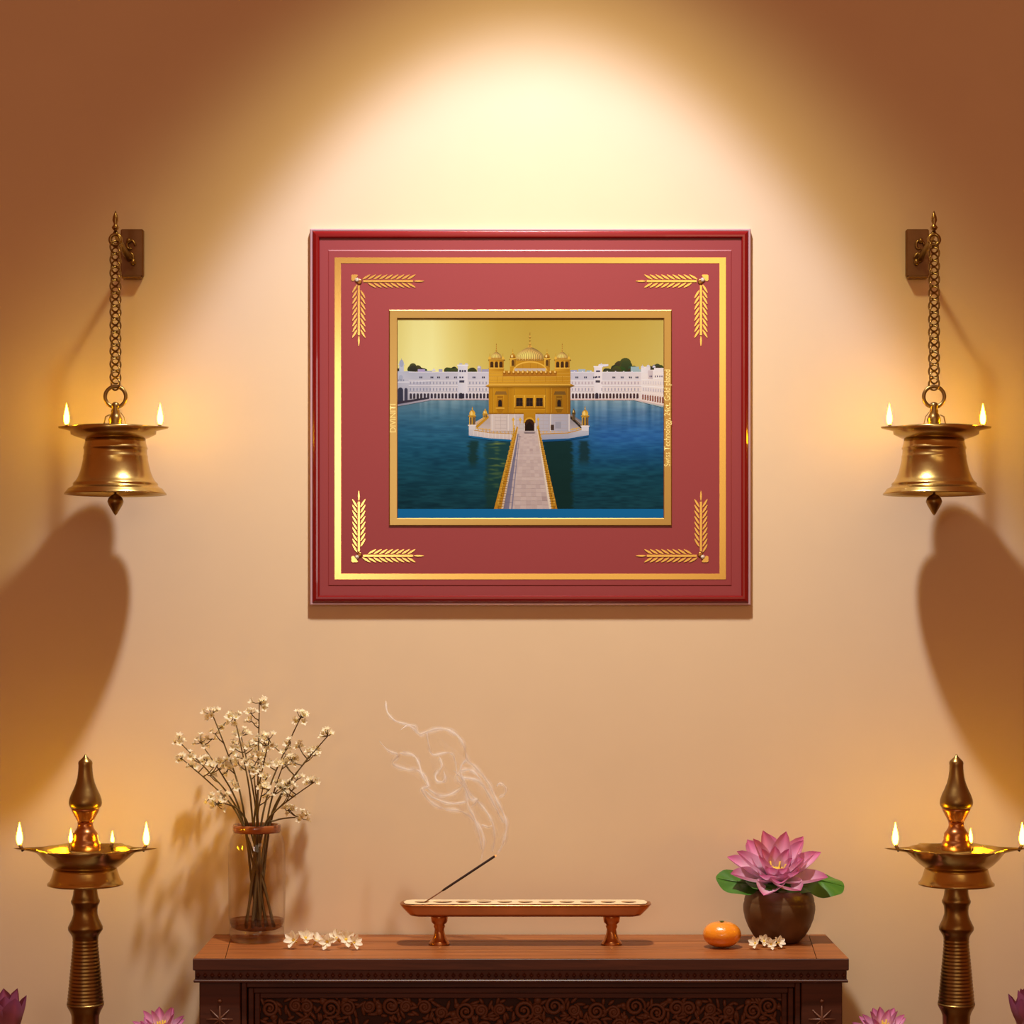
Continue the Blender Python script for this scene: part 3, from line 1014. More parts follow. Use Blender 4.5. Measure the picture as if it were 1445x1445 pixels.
        for k in range(9 if w > 40 else 5):
            n_ = 9 if w > 40 else 5
            x = u + w * (-1 + 2 * (k + .5) / n_)
            disc(x, v - 1, w / n_ * .95, w / n_ * .9, (214, 152, 44), 0, 180, 8, (150, 96, 14))
        poly([(u - w * .2, v - h * .96), (u + w * .2, v - h * .96), (u + w * .06, v - h * 1.15), (u - w * .06, v - h * 1.15)], (226, 170, 70))
        rect(u - 1.8, v - h - fin, u + 1.8, v - h, (170, 124, 44))
        for f_, r in ((.25, 5.5), (.5, 3.6), (.72, 5)): disc(u, v - h - fin * f_, r * (1 if w > 40 else .55), r * (1 if w > 40 else .55), (220, 170, 70), n=10)
    dome(715, 270, 64, 66, 1.14, 9, 70)
    # corner towers
    for u, sh in ((552, 1.0), (872, .96)):
        hrect(u - 36, 268, u + 36, 322, (222, 162, 44), (186, 128, 26)); lay[0] += .2
        rect(u - 39, 262, u + 42, 268, (240, 188, 76), (150, 98, 16))
        hrect(u - 34, 272, u + 34, 306, (214, 154, 40), (170, 112, 20)); lay[0] += .2
        for k in (-22, 0, 22): arch(u + k, 276, 304, 7.5, (70, 42, 14))
        for k in (-11, 11): rect(u + k - 1.5, 274, u + k + 1.5, 306, GL)
        rect(u - 38, 305, u + 38, 309, (240, 190, 80)); lay[0] += .2
        dome(u, 262, 25, 34, 1.14, 6, 40); lay[0] += .3
        for k in (-32, 32): disc(u + k, 258, 6, 8, GL, n=10); rect(u + k - 1, 236, u + k + 1, 252, G)
    for u in (632, 798):
        hrect(u - 13, 262, u + 13, 300, GL, GD); lay[0] += .2
        rect(u - 17, 258, u + 17, 263, GL); arch(u, 268, 296, 6, (96, 60, 18)); lay[0] += .2
        disc(u, 252, 13, 15, (210, 152, 50), -20, 200, 14, (170, 112, 24)); disc(u - 4, 249, 5, 7, GLL, n=10); rect(u - 1, 214, u + 1, 240, G); disc(u, 232, 3, 3, GL, n=8)
    L(); L()
    # causeway
    poly([(655, 612), (752, 612), (815, 1000), (575, 1000)], [(206, 188, 184), (214, 194, 186), (216, 196, 190), (206, 184, 182)])
    L()
    for j in range(26):
        k0, k1 = (j / 26) ** 1.5, ((j + 1) / 26) ** 1.5
        for i in range(7):
            def q(i_, k_):
                l = 662 + (612 - 662) * k_; r = 748 + (806 - 748) * k_
                return (l + (r - l) * i_ / 7, 622 + 372 * k_)
            t_ = rnd.uniform(-9, 7)
            if rnd.random() < .07: t_ -= 22
            c = (212 + t_, 190 + t_ * 1.1, 184 + t_)
            e = .03
            poly([q(i + e, k0 + .0015), q(i + 1 - e, k0 + .0015), q(i + 1 - e, k1 - .0015), q(i + e, k1 - .0015)], c)
    L()
    poly([(652, 626), (660, 626), (612, 1000), (572, 1000)], [(120, 116, 140), (126, 122, 146), (140, 132, 152), (124, 118, 142)])
    poly([(664, 626), (666, 626), (630, 1000), (622, 1000)], (150, 142, 160))
    for j in range(12):
        k = ((j + 1) / 13) ** 1.4
        y = 626 + 372 * k
        poly([(656 - 70 * k, y), (668 - 42 * k, y), (668 - 42 * k, y + 1 + 1.5 * k), (656 - 70 * k, y + 1 + 1.5 * k)], (120, 112, 136))
    poly([(686, 614), (740, 614), (742, 622), (684, 622)], (176, 160, 160)); poly([(688, 620), (738, 620), (738, 624), (688, 624)], (120, 104, 104))
    L()
    # railings of the causeway
    poly([(652, 588), (658, 596), (578, 1000), (538, 1000), (626, 660)], [(226, 168, 52), (206, 146, 36), (196, 134, 30), (206, 146, 34), (200, 140, 34)])
    poly([(748, 588), (757, 590), (774, 660), (850, 1000), (816, 1000), (756, 660)], [(230, 176, 60), (206, 148, 36), (190, 130, 26), (196, 134, 30), (214, 154, 40), (206, 148, 36)])
    L()
    poly([(656, 600), (660, 600), (584, 1000), (574, 1000)], (232, 206, 176)); poly([(749, 604), (753, 604), (822, 1000), (810, 1000)], (246, 228, 206))
    for j in range(17):
        k = ((j + .5) / 17) ** 1.35
        y = 596 + 396 * k
        w = 3 + 5 * k
        x = 641 - 82 * k
        x1 = 757 + 79 * k
        for xx in (x, x1):
            rect(xx - w * .5, y - 10 - 14 * k, xx + w * .5, y + 12, GL, GD); lay[0] += .2
            disc(xx, y - 12 - 16 * k, w * .75, w * .9, (244, 196, 90), n=10, c2=(180, 118, 20))
    for j in range(40):
        k = ((j + .5) / 40) ** 1.3
        y = 606 + 390 * k
        rect(648 - 86 * k - 6 * k, y, 652 - 80 * k + 14 * k, y + 1.6, GD); rect(752 + 66 * k, y, 760 + 84 * k, y + 1.6, GD)
    L()
    rect(U0, 991, U1, V1, (14, 116, 178))
    # backing of the sheet
    x0, z0 = XY(U0, V1); x1, z1 = XY(U1, V0)
    m.add([(x0, -base_y + 1e-5, z0), (x1, -base_y + 1e-5, z0), (x1, -base_y + 1e-5, z1), (x0, -base_y + 1e-5, z1)], [(0, 1, 2, 3)], False)
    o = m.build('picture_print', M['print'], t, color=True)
    return t


framed_picture()


# ------------------------------------------------------------------ hanging bell lamps
def flame(m, c, h, r):
    prof = [(0.0, 0.0), (.55, .05), (.85, .14), (1.0, .27), (.92, .42), (.70, .58), (.44, .74), (.2, .89), (0.0, 1.0)]
    m.lathe([(r * a, h * b) for a, b in prof], 14, c)


def bell_lamp(px, sgn, label_b, label_l):
    DEP = 0.13
    s = S(DEP)
    # wall bracket
    c = P(px + 24 * sgn, 357, 0.006)
    t = thing('wall_bracket', label_b, 'bracket', (c.x, 0, c.z), 'brass wall brackets')
    q = S(0.006)
    m = MB(); m.box((-16 * q, -0.013, -34 * q), (16 * q, 0, 33 * q), 0.002)
    m.box((-14 * q, -0.019, -37 * q), (14 * q, 0, -33 * q), 0.002)
    m.build('plate', M['bracket'], t)
    m = MB()
    for k in range(2):
        ss = 1 if k else -1
        pts = [( -2 * q * sgn + ss * 7 * q * math.cos(a) * (1 - a / 9), -0.015, (ss * 9 + 9 * math.sin(a) * (1 - a / 9)) * q) for a in [i * .35 for i in range(16)]]
        m.tube(pts, 1.8 * q, 7)
    m.ball((2 * q * sgn, -0.016, -14 * q), 4 * q, .005, 5 * q); m.ball((-4 * q * sgn, -0.016, 16 * q), 3.5 * q, .005, 4 * q); m.ball((-8 * q * sgn, -0.016, 1 * q), 4 * q, .005, 4 * q)
    m.build('scroll_ornament', M['brass_dark'], t)
    e = P(px, 340, DEP) - Vector((c.x, 0, c.z))
    m = MB()
    zb = e.z
    pts = catmull([(-3 * q * sgn, -0.012, zb - .012), (-3 * q * sgn + (e.x) * .3, -0.05, zb - .005), (e.x * .85, -0.105, zb + .006), (e.x, -DEP, zb + .014)], 8)
    m.tube(pts, [5 * q - 1.5 * q * i / (len(pts) - 1) for i in range(len(pts))], 10)
    m.torus((e.x, -DEP, zb + .002), 7.5 * s, 2.6 * s)
    m.build('arm', M['brass_dark'], t)
    m = MB()
    zf = P(px, 324, DEP).z - c.z
    m.lathe([(0, -.004), (4 * s, 0), (5.5 * s, 3 * s), (3 * s, 6 * s), (2.4 * s, 8 * s), (4.4 * s, 13 * s), (3.6 * s, 18 * s), (1.8 * s, 23 * s), (0, 27 * s)], 20, (e.x, -DEP, zf))
    m.build('finial', M['brass_dark'], t)

    # the bell
    y0 = 698.0
    o = P(px, y0, DEP)
    t = thing('hanging_bell_lamp', label_l, 'lamp', o, 'hanging bell lamps')

    def pr(l): return [(r * s, (y0 - y) * s) for r, y in l]
    m = MB()
    m.lathe(pr([(0, 621), (38, 621), (42, 619.5), (42.6, 625), (43.8, 630), (44.8, 631.5), (44.8, 633.5), (43.8, 634.5), (44.3, 642), (45.0, 643), (45.2, 646), (45.0, 647.5), (46.8, 656), (49, 665), (52.5, 674), (55.5, 679), (58.6, 681.5), (59.6, 683.5), (58.6, 685.0), (61.5, 687.6), (65.5, 689.4), (67.0, 691.2), (68.5, 693.5), (71, 696), (71.5, 697.8), (70, 698), (66, 696), (56, 686), (48, 672), (42, 650), (38, 626), (0, 624)]), 72)
    m.build('bell', M['brass'], t)
    # dish with two spouts
    m = MB()
    dx = -3 * sgn * s
    rim = {}

    def rf(i, r, a):
        ext = sp[i] * s
        w = max(0.0, abs(math.cos(a))) ** 26
        return r + ext * w
    base = [(40, 620.5, 0), (44, 619, 0), (50, 617, 1), (55, 613, 5), (57.5, 608, 3), (58, 604.6, 19), (57.5, 602.4, 21), (55, 603.4, 18), (50, 608, 2), (40, 611, 0), (12, 611.5, 0), (0, 611.5, 0)]
    sp = [b[2] for b in base]
    m.lathe(pr([(b[0], b[1]) for b in base]), 96, (dx, 0, 0), rf)
    m.build('oil_dish', M['brass'], t)
    m = MB()
    m.lathe(pr([(10, 612), (10.5, 600), (9, 596), (10, 592), (8, 587), (6, 583), (6.4, 580), (5, 577), (6, 574), (5.5, 570), (3.4, 568), (0, 567)]), 24)
    m.tube([(-17 * s * sgn, 0, (y0 - 601) * s), (-14 * s * sgn, 0, (y0 - 588) * s), (-8 * s * sgn, 0, (y0 - 585) * s)], 1.0 * s, 6)
    m.tube([(15 * s * sgn, 0, (y0 - 601) * s), (12 * s * sgn, 0, (y0 - 588) * s), (7 * s * sgn, 0, (y0 - 582) * s)], 0.7 * s, 6)
    m.build('crown', M['brass_dark'], t)
    m = MB()
    m.box(((-27 if sgn > 0 else 9) * s, -.012, (y0 - 603.5) * s), ((-9 if sgn > 0 else 27) * s, .006, (y0 - 598.5) * s), .001)
    m.ball((-12 * sgn * s, -.016, (y0 - 603) * s), 3.5 * s)
    m.build('latch', M['brass_dark'], t)
    m = MB(); m.torus((0, 0, (y0 - 560) * s), 14.6 * s, 2.7 * s, None, 40, 12)
    m.build('ring', M['brass_dark'], t)
    # chain of interlocking loops
    m = MB()
    yy, k = 547.0, 0
    while yy > 338:
        rot = Matrix.Rotation((0.55 if k % 2 else -0.55), 3, 'Z')
        m.torus((0, 0, (y0 - yy + 5) * s), 8.2 * s, 1.35 * s, rot, 18, 6, 0.95, 1.05)
        yy -= 9.2; k += 1
    m.build('chain', M['brass_dark'], t)
    m = MB()
    m.tube([(0, 0, (y0 - 650) * s), (0, 0, (y0 - 703) * s)], 2 * s, 8)
    m.lathe(pr([(0, 696), (6, 699), (10, 703), (11.5, 708), (9.5, 713), (6, 719), (2.5, 725), (0, 727.5)]), 20)
    m.build('clapper', M['brass_dark'], t)
    for d in (-66, 66):
        x = dx + d * s
        m = MB(); m.tube([(x - .3 * d / 66 * .01, 0, (y0 - 605.5) * s), (x, 0, (y0 - 599) * s)], 2.2 * s, 8)
        w = m.build('wick', M['wick'], t)
        m = MB(); flame(m, (x, 0, (y0 - 600) * s), 31 * s, 4.0 * s)
        m.build('flame', M['flame'], w)
    return t


bell_lamp(163, 1, 'square brass wall bracket holding the chain of the left bell lamp', 'brass bell lamp with two flames hanging on a chain at the left')
bell_lamp(1318, -1, 'square brass wall bracket holding the chain of the right bell lamp', 'brass bell lamp with two flames hanging on a chain at the right')


# ------------------------------------------------------------------ standing oil lamps
def floor_lamp(px, sgn, label, wicks):
    DEP = 0.22
    s = S(DEP)
    b = P(px, 1300, DEP)
    t = thing('standing_oil_lamp', label, 'lamp', (b.x, b.y, 0), 'standing brass oil lamps')
    zz = lambda y: ZC - (y - HY) * s
    pr = lambda l: [(r * s, zz(y)) for r, y in l]
    m = MB()
    m.lathe(pr([(0, 1200), (21, 1200), (20.5, 1190), (19, 1187), (17.5, 1184), (18, 1181.5), (17, 1179), (17.2, 1176), (14, 1172), (11.6, 1168), (10.6, 1164), (11, 1160)]), 40)
    m.build('spire_base', M['copper'], t)
    m = MB()
    m.lathe(pr([(11, 1160), (12.6, 1156), (16, 1150), (19, 1144), (20, 1140.5)]), 40)
    m.build('spire_collar', M['copper'], t)
    m = MB()
    m.lathe(pr([(20, 1140.5), (22.4, 1137), (23.2, 1133), (22.6, 1128), (20.2, 1121), (16.6, 1113.5), (13.2, 1105), (11.2, 1097), (10, 1088), (9.6, 1080), (10.1, 1076.5), (9.2, 1074), (5.4, 1070.5), (2.6, 1067.5), (1.2, 1065), (0, 1063.5)]), 40)
    m.build('spire', M['brass_dark'], t)
    # dish with six pointed lips
    base = [(42, 1225, 0), (46, 1223.5, 0), (52, 1219, 0), (60, 1211, 1), (65, 1203, 5), (66.5, 1198.5, 30), (66, 1196.8, 36), (64, 1197.4, 32), (60, 1202, 4), (54, 1208, 0), (44, 1213, 0), (20, 1214, 0), (0, 1214, 0)]

    def rf(i, r, a):
        ext = base[i][2] * s
        f = 0
        for k in range(6):
            d = abs((a - k * PI / 3 + PI) % (2 * PI) - PI)
            amp = 1.0 if k in (0, 3) else 0.35
            wd = 0.30
            f = max(f, amp * max(0, 1 - d / wd) ** 1.5)
        return r + ext * f
    m = MB()
    m.lathe(pr([(x[0], x[1]) for x in base]), 144, (0, 0, 0), rf)
    m.build('oil_dish', M['brass'], t)
    m = MB()
    m.lathe(pr([(16, 1249), (50, 1249.5), (53, 1248.5), (53, 1246), (50, 1243.5), (47.5, 1238), (45, 1230), (43.5, 1224), (20, 1223)]), 56)
    m.build('dish_collar', M['brass'], t)
    m = MB()
    st = [(15, 1224), (16.4, 1249), (16.4, 1255), (17.2, 1262), (18.6, 1268), (20.2, 1271), (19.8, 1274), (17.6, 1278), (16.8, 1284), (17, 1290), (19.2, 1297), (22, 1303), (24.4, 1308), (24.2, 1312), (21.5, 1316), (19, 1320)]
    y = 1323
    while y < 1414:
        r = 17.6 + 8.0 * ((y - 1330) / 85) if y > 1330 else 17.8
        st += [(r + .2, y), (r + .25, y + 1.5), (r - .2, y + 2.8), (r - .2, y + 3.4)]
        y += 5.0
    st += [(26, 1415), (26, 1418), (24.5, 1421.5), (21.5, 1427), (19.4, 1433), (19, 1445), (20, 1470), (23, 1500), (28, 1535), (29, 1542), (26, 1550), (20, 1565), (20, 1600), (24, 1680), (27, 1745), (33, 1755), (33, 1765), (27, 1775), (30, 1800), (38, 1850), (52, 1905), (66, 1945)]
    m.lathe(pr(st), 48)
    m.build('stem', M['brass_dark'], t)
    m = MB()
    m.lathe([(66 * s, zz(1945)), (70 * s, zz(1950)), (72 * s, .012), (72 * s, 0)], 56)
    m.build('base', M['brass_dark'], t)
    for (dx, dy, top, h) in wicks:
        x = dx * sgn * s
        m = MB(); m.tube([(x * .94, dy * .94, zz(1201)), (x, dy, zz(top))], 2.4 * s, 8)
        w = m.build('wick', M['wick'], t)
        m = MB(); flame(m, (x, dy, zz(top + 1)), h * s, h * .13 * s)
        m.build('flame', M['flame'], w)
    return t


floor_lamp(120.5, 1, 'brass standing oil lamp with spire and burning wicks left of the table',
           [(-93, 0, 1192, 33), (86, 0, 1192, 33), (-31, .062, 1195, 22), (28, .066, 1195, 18)])
floor_lamp(1349.5, -1, 'brass standing oil lamp with spire and burning wicks right of the table',
           [(-93, 0, 1192, 33), (86, 0, 1192, 33), (-31, .062, 1195, 22)])


# ------------------------------------------------------------------ glass vase and flowering twigs
VDEP = 0.080
vs_ = S(VDEP)
vo = P(362.5, 1333, VDEP); vo.z = TOPZ


def vase():
    s = vs_
    t = thing('glass_vase', 'tall clear glass vase with amber rim standing on the left end of the table', 'vase', vo)
    H = lambda y: (1331.5 - y) * s
    m = MB()
    outer = [(38.0, 1316), (39.6, 1300), (40.2, 1270), (40.2, 1210), (39.6, 1196), (37.6, 1188), (34.2, 1181), (32.6, 1177)]
    inner = [(31.2, 1177), (32.8, 1181), (36.2, 1188.5), (38.2, 1196), (38.8, 1210), (38.8, 1300), (36.6, 1310)]
    m.lathe([(r * s, H(y)) for r, y in outer + inner], 56)
    m.f = [f for f in m.f if len(f) == 4]; m.sm = m.sm[:len(m.f)]
    m.build('glass_body', M['glass'], t)
    m = MB()
    m.lathe([(r * s, H(y)) for r, y in [(0, 1331.5), (33, 1331.5), (36.5, 1330), (38.4, 1325), (38.4, 1316.2), (36.4, 1312), (30, 1314.5), (16, 1317), (0, 1317.5)]], 56)
    m.build('thick_base', M['glass_base'], t)
    m = MB()
    m.lathe([(r * s, H(y)) for r, y in [(0, 1317), (16, 1316.5), (30, 1314), (35.8, 1311), (38, 1305), (38, 1301), (0, 1301.5)]], 56)
    m.build('water', M['water'], t)
    m = MB()
    m.lathe([(r * s, H(y)) for r, y in [(31.4, 1177.6), (33, 1178.2), (34, 1175.5), (34, 1170), (33, 1167.4), (31, 1167.4), (30, 1170), (30, 1175)]], 56, closed=True)
    m.build('rim_band', M['amber'], t)


vase()


def blossom_mesh():
    m = MB()
    m.col = lin(252, 246, 214)
    for k in range(5):
        a = 2 * PI * k / 5
        petal(m, a, 0.45, 1.0, 0.62, 0.35, 0.18, 5, 4, colf=lambda t, u: lin(253, 247, 222))
    m.col = lin(226, 206, 120)
    m.ball((0, 0, .12), .16, n=8, m=5)
    o = m.build('blossom', M['blossom'], color=True)
    me = o.data
    bpy.data.objects.remove(o)
    return me


def petal(m, az, el, length, width, curl, cup, nt=9, nu=6, base=(0, 0, 0), colf=None, r0=0.0, tip=0.55, rnd_tip=False):
    """a petal growing from base in azimuth az; el = elevation at the base, curl = how much elevation changes to the tip"""
    ca, sa = math.cos(az), math.sin(az)
    rad, z = r0, 0.0
    vs, fs, cs = [], [], []
    prev = None
    for i in range(nt + 1):
        tt = i / nt
        e = el + curl * tt
        if i:
            rad += math.cos(e) * length / nt
            z += math.sin(e) * length / nt
        w = width * 0.5 * (math.sin(PI * min(1, (tt * 0.93 + .07)) ** 0.85) ** tip)
        if rnd_tip: w = width * 0.5 * max(.02, math.sin(PI * min(1, tt ** 1.5 * .98 + .02))) ** .55
        if i == nt: w = width * (.12 if rnd_tip else .01)
        for j in range(nu + 1):
            u = -1 + 2 * j / nu
            off = cup * w * u * u * 2
            lr = rad - math.sin(e) * off
            lz = z + math.cos(e) * off
            lt = u * w
            x = lr * ca - lt * sa
            y = lr * sa + lt * ca
            vs.append((base[0] + x, base[1] + y, base[2] + lz))
            cs.append(colf(tt, u) if colf else (1, 1, 1, 1))
    for i in range(nt):
        for j in range(nu):
            a = i * (nu + 1) + j
            fs.append((a, a + 1, a + nu + 2, a + nu + 1))
    m.add(vs, fs, True, cs)


BLOS = blossom_mesh()
TW = [  # tip x, tip y, depth, bend, sway, cluster size, label
    (252, 1046, .085, 'flowering twig reaching farthest left and upward, over the left oil lamp side'),
    (256, 1070, .110, 'flowering twig reaching left, just beneath the leftmost flowers of the vase'),
    (299, 1006, .070, 'flowering twig with a tall white tuft up left of the bouquet'),
    (331, 1012, .100, 'flowering twig whose white tuft stands second left of the tallest one'),
    (366, 992, .085, 'tallest flowering twig, its white blossoms at the very top of the bouquet'),
    (424, 1013, .080, 'flowering twig with a big white tuft just right of the tallest twig'),
    (463, 1038, .105, 'flowering twig forking at the far right top of the bouquet'),
    (443, 1104, .120, 'flowering twig bending right at mid height of the bouquet'),
    (424, 1154, .095, 'low flowering twig drooping right just above the vase rim'),
    (306, 1135, .115, 'low twig with a tan dried tuft at the left just above the vase rim'),
    (340, 1038, .055, 'flowering twig in the middle left of the bouquet behind the others'),
    (380, 1043, .125, 'flowering twig in front centre with its blossoms under the tallest tuft'),
    (400, 1078, .060, 'flowering twig at centre right, low behind the leaning right twigs'),
    (357, 1082, .135, 'short flowering twig at the front centre of the bouquet'),
    (371, 1112, .140, 'shortest flowering twig with two blossoms right above the vase rim'),
    (283, 1048, .060, 'thin flowering twig between the far left and the tall left tufts'),
    (440, 1062, .065, 'thin flowering twig behind the right side, below the forked twig'),
]


def twigs():
    s = vs_
    rnd = random.Random(21)
    for n, (tx, ty, dep, label) in enumerate(TW):
        tip = P(tx, ty, dep)
        k = (tx - 362.5) / 110.0
        # foot on the vase floor, leaning across the neck
        foot = Vector((vo.x - k * 15 * s + rnd.uniform(-15, 15) * s, vo.y - (dep - VDEP) * .15 + rnd.uniform(-12, 12) * s, TOPZ + (1331.5 - 1312) * s))
        cx_ = max(-17, min(17, k * 20 + rnd.uniform(-6, 6)))
        neck = Vector((vo.x + cx_ * s, vo.y - (dep - VDEP) * .22 + rnd.uniform(-8, 8) * s, TOPZ + (1331.5 - 1173) * s))
        mid0 = foot.lerp(neck, .5) + Vector((rnd.uniform(-3, 3) * s, 0, 0))
        d = tip - neck
        m1 = neck + Vector((d.x * .22, d.y * .3, d.z * .36)) if n not in (8, 9) else neck + Vector((d.x * .35, d.y * .3, d.z * .75))
        m2 = neck + Vector((d.x * .58, d.y * .65, d.z * .68)) if n not in (8, 9) else neck + Vector((d.x * .75, d.y * .7, d.z * 1.0))
        path = catmull([foot, mid0, neck, m1, m2, tip], 6)
        t = thing('flowering_twig', label, 'flower', foot, 'flowering twigs in the glass vase')
        m = MB()
        loc = [p - foot for p in path]
        rad = [(2.0 - 1.25 * i / (len(loc) - 1)) * s for i in range(len(loc))]
        m.tube(loc, rad, 7)
        spots = []
        L_ = len(loc)

        def cluster(c, num, spread):
            for q in range(num):
                dd = Vector((rnd.gauss(0, 1), rnd.gauss(0, .8), rnd.gauss(.3, .7)))
                dd = dd.normalized() * spread * rnd.uniform(.4, 1.0)
                e = c + dd
                m.tube([c, c + dd * .55 + Vector((0, 0, -.001)), e], [.6 * s, .55 * s, .5 * s], 5)
                spots.append((e, dd))
        big = {4: 10, 5: 13, 3: 13, 2: 9, 6: 9, 0: 7, 1: 6}.get(n, 8)
        cluster(loc[-1], big, 11 * s if n != 1 else 7 * s)
        # side sprays
        for q in range(4 if n < 8 or n in (10, 11, 12, 15, 16) else 2):
            i = int(L_ * rnd.uniform(.66, .95))
            if n in (8, 9): i = L_ - 2
            c = loc[min(i, L_ - 1)]
            sd = Vector((rnd.choice((-1, 1)) * rnd.uniform(8, 17) * s, rnd.uniform(-10, 8) * s, rnd.uniform(6, 18) * s))
            m.tube([c, c + sd * .5 + Vector((0, 0, -.002)), c + sd], [.95 * s, .8 * s, .6 * s], 5)
            cluster(c + sd, rnd.choice((3, 4, 4)), 7.5 * s)
        m.build('stem', M['twig'], t)
        for q, (c, dd) in enumerate(spots):
            o = bpy.data.objects.new('blossom', BLOS)
            COL.objects.link(o)
            o.parent = t
            o.location = c
            up = (dd.normalized() + Vector((0, -.45, .7))).normalized()
            o.rotation_mode = 'QUATERNION'
            o.rotation_quaternion = up.to_track_quat('Z', 'Y')
            k2 = rnd.uniform(5.4, 7.8) * s
            o.scale = (k2, k2, k2)


twigs()

# ------------------------------------------------------------------ jasmine on the table


def jasmine_meshes():
    m = MB()
    for k in range(6):
        petal(m, 2 * PI * k / 6 + .2, 0.30 + .25 * (k % 2), 1.0, 0.56, 0.35, 0.25, 8, 5, colf=lambda t, u: lin(255, 250, 228), rnd_tip=True)
    o = m.build('petals', M['petal_white'], color=True); a = o.data; bpy.data.objects.remove(o)
    m = MB(); m.ball((0, 0, .1), .15, .15, .12, 10, 6)
    m.tube([(0, 0, .05), (0, 0, -.5)], [.10, .07], 7)
    o = m.build('centre', M['pollen']); b = o.data; bpy.data.objects.remove(o)
    return a, b


JA, JB = jasmine_meshes()


def jasmine(px, py, size, lift, az, tilt, label, group):
    p = on_table(px, py)
    s = S(-p.y)
    k = size * 1.12 * s
    tz = math.radians(tilt)
    z = max(lift * s, k * (0.08 + .95 * math.sin(min(tz, PI / 2)) * .72))
    t = thing('jasmine_blossom', label, 'flower', (p.x, p.y, TOPZ), group)
    rot = Matrix.Rotation(math.radians(az), 4, 'Z') @ Matrix.Rotation(tz, 4, 'X') @ Matrix.Rotation(random.uniform(0, 1.2), 4, 'Z')
    for nm, me in (('petals', JA), ('centre', JB)):
        o = bpy.data.objects.new(nm, me)
        COL.objects.link(o); o.parent = t
        mat = Matrix.Translation((0, 0, z)) @ rot @ Matrix.Scale(k, 4)
        o.matrix_local = mat
    return t


G1 = 'white blossoms beside the glass vase'
for a in ((415, 1338, 14, 0, -30, 62, 'white blossom nearest the glass vase, leftmost of its heap'),
          (431, 1333, 13, 4, 20, 50, 'white blossom second from the vase, standing up in the heap'),
          (446, 1336, 13, 2, 60, 40, 'white blossom in the left middle of the heap by the vase'),
          (462, 1340, 13, 0, -10, 70, 'white blossom lying at the front centre of the heap by the vase'),
          (476, 1333, 13, 5, -35, 45, 'white blossom on the upper right middle of the heap by the vase'),
          (488, 1337, 14, 1, 15, 62, 'large white blossom second from the right end of the heap by the vase'),
          (499, 1340, 12, 0, 45, 65, 'white blossom at the right end of the heap by the vase')):
    jasmine(*a, G1)
G2 = 'white blossoms between orange and pot'
for a in ((1066, 1339, 10, 0, -30, 60, 'white blossom next to the orange, leftmost of the small heap before the brown pot'),
          (1078, 1336, 10, 3, 10, 55, 'white blossom standing up in the middle of the small heap before the brown pot'),
          (1088, 1340, 9, 0, 0, 70, 'white blossom lying low in front in the small heap before the brown pot'),
          (1098, 1338, 10, 0, 35, 60, 'white blossom at the right end of the small heap before the brown pot')):
    jasmine(*a, G2)

# ------------------------------------------------------------------ incense holder, stick and smoke
IDEP = 0.123


